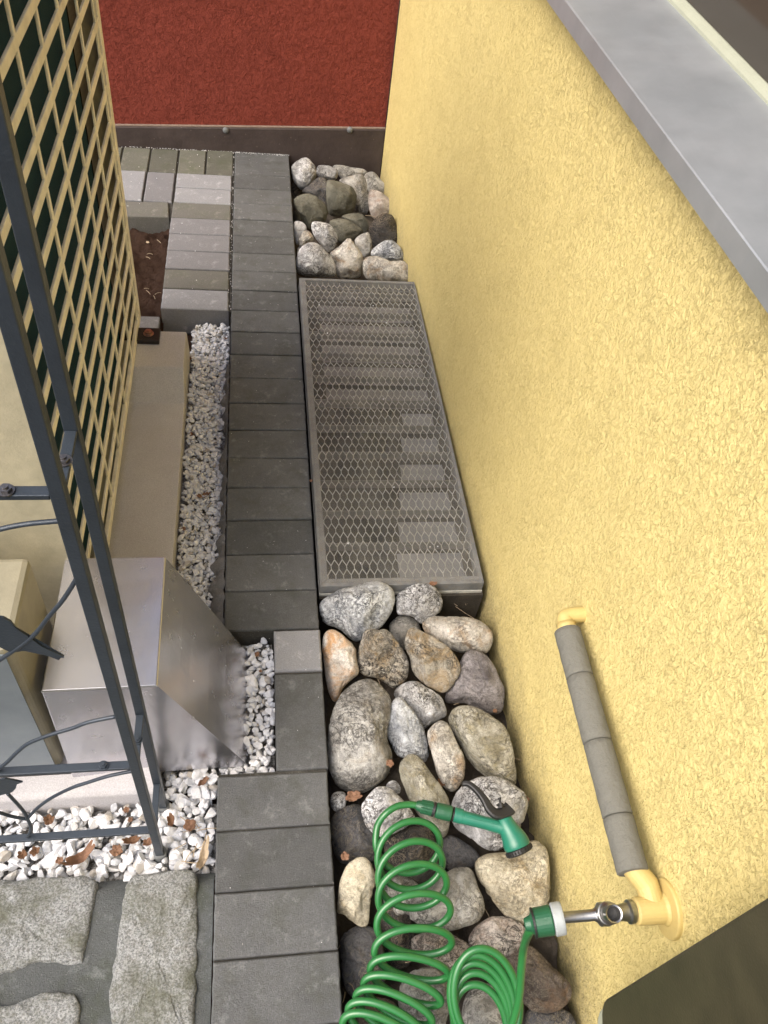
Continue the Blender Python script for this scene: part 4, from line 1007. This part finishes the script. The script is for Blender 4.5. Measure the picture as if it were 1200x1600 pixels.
def ty(px, org=(0, 0), s_=1): return [on_y(org[0]+x/s_, org[1]+y/s_, YF) for x, y in px]
O2 = ((0, 1040), 5)
rods = [
 ty([(-60, 850), (-30, 838), (0, 827), (40, 819), (80, 815), (108, 813)]),
 ty([(-40, 1055), (0, 1031), (50, 995), (75, 965), (100, 935), (122, 900)]),
 ty([(-90, 880), (0, 800), (60, 750), (130, 680), (220, 610), (380, 545), (560, 490), (700, 440), (905, 398)], *O2),
 ty([(1045, 822), (850, 862), (680, 915), (560, 955), (400, 1035), (290, 1115), (215, 1195)], *O2),
 ty([(60, 1000), (140, 1085), (190, 1145), (212, 1190), (238, 1250), (236, 1300), (215, 1335)], *O2),
 ty([(-120, 1120), (0, 1150), (100, 1180), (215, 1200)], *O2),
]
for p in rods:
    bm = BM(); tube(bm, spline(p, 6), .0026, 10); attach(obj('scroll_rod', bm, M_TREL, smooth=True), tr_)
bd1 = [(x/6, 840+y/6) for x, y in [(0, 748), (30, 752), (100, 790), (150, 855), (280, 940), (400, 1030), (600, 1118), (600, 1128), (570, 1126), (545, 1136), (552, 1150), (440, 1108), (330, 1085), (240, 1066), (180, 1065), (110, 1082), (60, 1042), (0, 1005), (-90, 985), (-170, 930), (-230, 860), (-320, 842), (-230, 800), (-170, 745), (-90, 730)]]
bd2 = [(x/5, 1040+y/5) for x, y in [(-160, 1010), (-140, 930), (-60, 895), (0, 892), (40, 885), (100, 895), (130, 908), (178, 912), (132, 928), (124, 960), (95, 990), (40, 1005), (-60, 1030)]]
for P_ in (bd1, bd2):
    pts = [on_y(x, y, YF-.0012) for x, y in P_]
    bm = BM(); prism(bm, pts, (0, .0024, 0)); bmesh.ops.triangulate(bm, faces=[f for f in bm.faces if len(f.verts) > 4])
    attach(obj('bird_silhouette', bm, M_TREL), tr_)

# ------------------------------------------------------------------ fallen leaves and twigs
def leaf(px, z, size, rot, label, mat=None, curl=.5, lobes=5, name='fallen_leaf', cat='leaf', tilt=(0, 0), long=1.0):
    c = on_z(px[0], px[1], z); bm = BM(); n = 28; rings = 5; rg = random.Random(int(px[0]*7+px[1]))
    ph = rg.uniform(0, 6)
    def sh(a): 
        r_ = .62+.22*abs(math.cos(a*lobes/2+ph))**.7+.10*rg.uniform(-1, 1)
        return r_
    rr = [sh(k*2*math.pi/n) for k in range(n)]
    R_ = []
    for j in range(rings+1):
        row = []
        for k in range(n):
            a = k*2*math.pi/n; t_ = j/rings*rr[k]
            x, y = t_*math.cos(a)*long, t_*math.sin(a)/long**.5
            zz = curl*(y*y*1.1+.45*x*x)+.22*noise.noise(Vector((x*3, y*3, ph)))+.05*math.cos(a*6)*j/rings
            row.append((x*size, y*size, zz*size))
        R_.append(row)
    cv = bm.verts.new((0, 0, 0)); prev = None
    for j in range(1, rings+1):
        vs = [bm.verts.new(p) for p in R_[j]]
        for k in range(n):
            if prev: bm.faces.new((prev[k], prev[(k+1) % n], vs[(k+1) % n], vs[k]))
            else: bm.faces.new((cv, vs[k], vs[(k+1) % n]))
        prev = vs
    o = obj(name, bm, mat or M_LEAF, None, True); o.location = c+Vector((0, 0, .003)); o.scale = (.72,)*3; o.rotation_euler = (tilt[0], tilt[1], rot)
    so = o.modifiers.new('thick', 'SOLIDIFY'); so.thickness = .0005
    return tag(o, label, cat, 'dry fallen leaves')
leaf((297, 1291), -.030, .019, .4, 'orange brown lobed leaf on the gravel between trellis foot and path', curl=.35)
leaf((182, 1330), -.030, .018, 2.1, 'tan lobed leaf on the gravel left of the front trellis foot', curl=.3)
leaf((78, 1283), -.032, .016, 1.2, 'small dark brown leaf just above the lowest trellis bar', M_LEAFD, .8)
leaf((232, 1318), -.030, .013, .2, 'pale curled leaf touching the left side of the front trellis foot', curl=1.1, long=1.3)
leaf((207, 1315), -.034, .016, .1, 'long brown curled leaf between the tan lobed leaf and the trellis foot', M_LEAFD, 1.1, long=1.7)
leaf((128, 1342), -.030, .024, .6, 'long rolled brown leaf on gravel near the granite setts', curl=1.3, long=2.2)
leaf((36, 1337), -.032, .014, 2.6, 'dark brown leaf at the left end of the near gravel strip', M_LEAFD, .7)
leaf((56, 1332), -.034, .014, 1.0, 'brown crumpled leaf beside the dark brown one at the left gravel end', M_LEAFD, .9)
leaf((94, 1346), -.034, .011, 1.0, 'small orange leaf left of the long rolled brown leaf', curl=.5)
leaf((318, 1223), -.040, .013, .7, 'narrow orange leaf at the inner gravel corner by the path', curl=.8, long=1.7)
leaf((318, 1342), -.034, .020, 1.3, 'straw coloured rolled leaf along the path edge right of the trellis foot', M_STRAW, 1.2, long=2.4)
leaf((267, 1284), -.034, .014, 1.7, 'brown curled leaf below the rear trellis foot', M_LEAFD, 1.0, long=1.5)
leaf((198, 1267), -.036, .010, .3, 'small brown leaf on gravel in front of the foundation', curl=.6)
leaf((204, 1282), -.036, .008, .8, 'tiny orange leaf under the small brown leaf in front of the foundation', curl=.4)
leaf((402, 1024), -.028, .010, .9, 'small orange brown leaf on the narrow gravel beside the small pale block', curl=.5)
leaf((407, 1050), -.030, .006, .2, 'tiny brown leaf on the narrow gravel left of the path corner', curl=.4)
leaf((318, 777), -.046, .017, .35, 'reddish brown curled leaf in the middle of the long gravel strip', curl=.9, long=1.7)
leaf((287, 828), -.046, .010, 1.1, 'small orange leaf at the foundation edge near the metal hood', curl=.5)
leaf((299, 680), -.046, .010, 1.5, 'small tan leaf at the foundation edge halfway along the long gravel strip', curl=.5, long=1.3)
leaf((296, 562), -.046, .012, .5, 'brown leaf at the raised end of the foundation', M_LEAFD, .5)
leaf((352, 531), -.046, .010, .9, 'rust brown leaf at the far end of the gravel against the path', M_LEAFD, .5)
leaf((609, 1194), .018, .013, .2, 'rusty orange leaf scrap at the lower right of the largest boulder', curl=.25)
leaf((552, 1246), -.030, .020, .2, 'pinkish brown torn leaf under the largest boulder', curl=.5, long=1.4)
leaf((676, 915), .020, .012, .1, 'curled brown leaf on the whitish boulder at the light well edge', curl=1.3, long=1.4)
leaf((539, 1339), -.005, .013, 1.4, 'pinkish brown leaf above the cream coloured broken stone', curl=.5)
leaf((822, 1250), -.02, .009, .6, 'small orange leaf between the white mottled boulder and the yellow wall', curl=.5)
leaf((690, 1222), -.050, .016, 1.2, 'dark reddish leaf in the gap beside the slim oblong stone', M_LEAFD, .7, long=1.5)
leaf((486, 753), .004, .008, 1.5, 'small brown leaf caught in the slot between path and light well frame', curl=.8)
leaf((773, 1112), -.05, .008, .6, 'tiny orange leaf below the purplish boulder', curl=.5)
leaf((552, 1583), -.02, .012, 1.3, 'tan leaf beside the path at the bottom of the hose coil', curl=.8, long=1.4)
leaf((231, 380), -.045, .010, .4, 'small yellowish leaf on the bare soil patch', M_STRAW, .3)
bm = BM(); rg = random.Random(3)
def twigs(n, x0, x1, y0, y1, z, l0, l1, thick=.0006):
    for _ in range(n):
        c = on_z(rg.uniform(x0, x1), rg.uniform(y0, y1), z); a = rg.uniform(0, 6.28); l = rg.uniform(l0, l1); b_ = rg.uniform(-.5, .5)
        P_ = [c+Vector((math.cos(a+b_*t)*l*t, math.sin(a+b_*t)*l*t, .002*math.sin(t*3)+rg.uniform(0, .001))) for t in (0, .25, .5, .75, 1)]
        tube(bm, P_, thick, 5)
twigs(7, 640, 745, 916, 950, -.055, .02, .06, .0004)
twigs(10, 280, 325, 1290, 1350, -.030, .015, .04, .0008)
twigs(5, 535, 560, 1500, 1590, -.06, .01, .03, .0006)
twigs(46, 515, 840, 960, 1590, -.075, .012, .04, .0007)
twigs(16, 470, 600, 280, 420, -.075, .012, .04, .0008)
twigs(8, 210, 255, 360, 470, -.035, .01, .025, .0008)
struct(obj('dry_grass_litter', bm, M_STRAW), 'stuff')
bm = BM(); rg = random.Random(5)    # loose grit on the paving and cover
for _ in range(170):
    x, y = rg.uniform(.003, .196), rg.uniform(-.7, 2.05); s_ = rg.uniform(.0003, .0009)
    tube(bm, [(x, y, 0.0005), (x, y, .0005+s_)], s_, 5)
for _ in range(60):
    x, y = rg.uniform(-.38, 0), rg.uniform(1.15, 2.05)
    if y < 1.6 and x < -.2: continue
    s_ = rg.uniform(.0006, .0016); tube(bm, [(x, y, 0.0005), (x, y, .0005+s_)], s_, 5)
for _ in range(420):
    y = rg.uniform(.0, 2.05); x = -.003+rg.gauss(0, .0025) if rg.random() < .5 and y > 1.08 else None
    if x is None: x, y = rg.uniform(-.4, .2), 2.05+rg.gauss(0, .004)
    s_ = rg.uniform(.0005, .0014); tube(bm, [(x, y, -.003), (x, y, -.002+s_)], s_, 5)
for _ in range(26):
    x, y = rg.uniform(.23, .55), rg.uniform(.12, 1.2); s_ = rg.uniform(.0006, .0022); tube(bm, [(x, y, .0191), (x+s_, y+s_, .0191+s_)], [s_, s_*.6], 5)
struct(obj('grit', bm, M_CHIP), 'stuff')
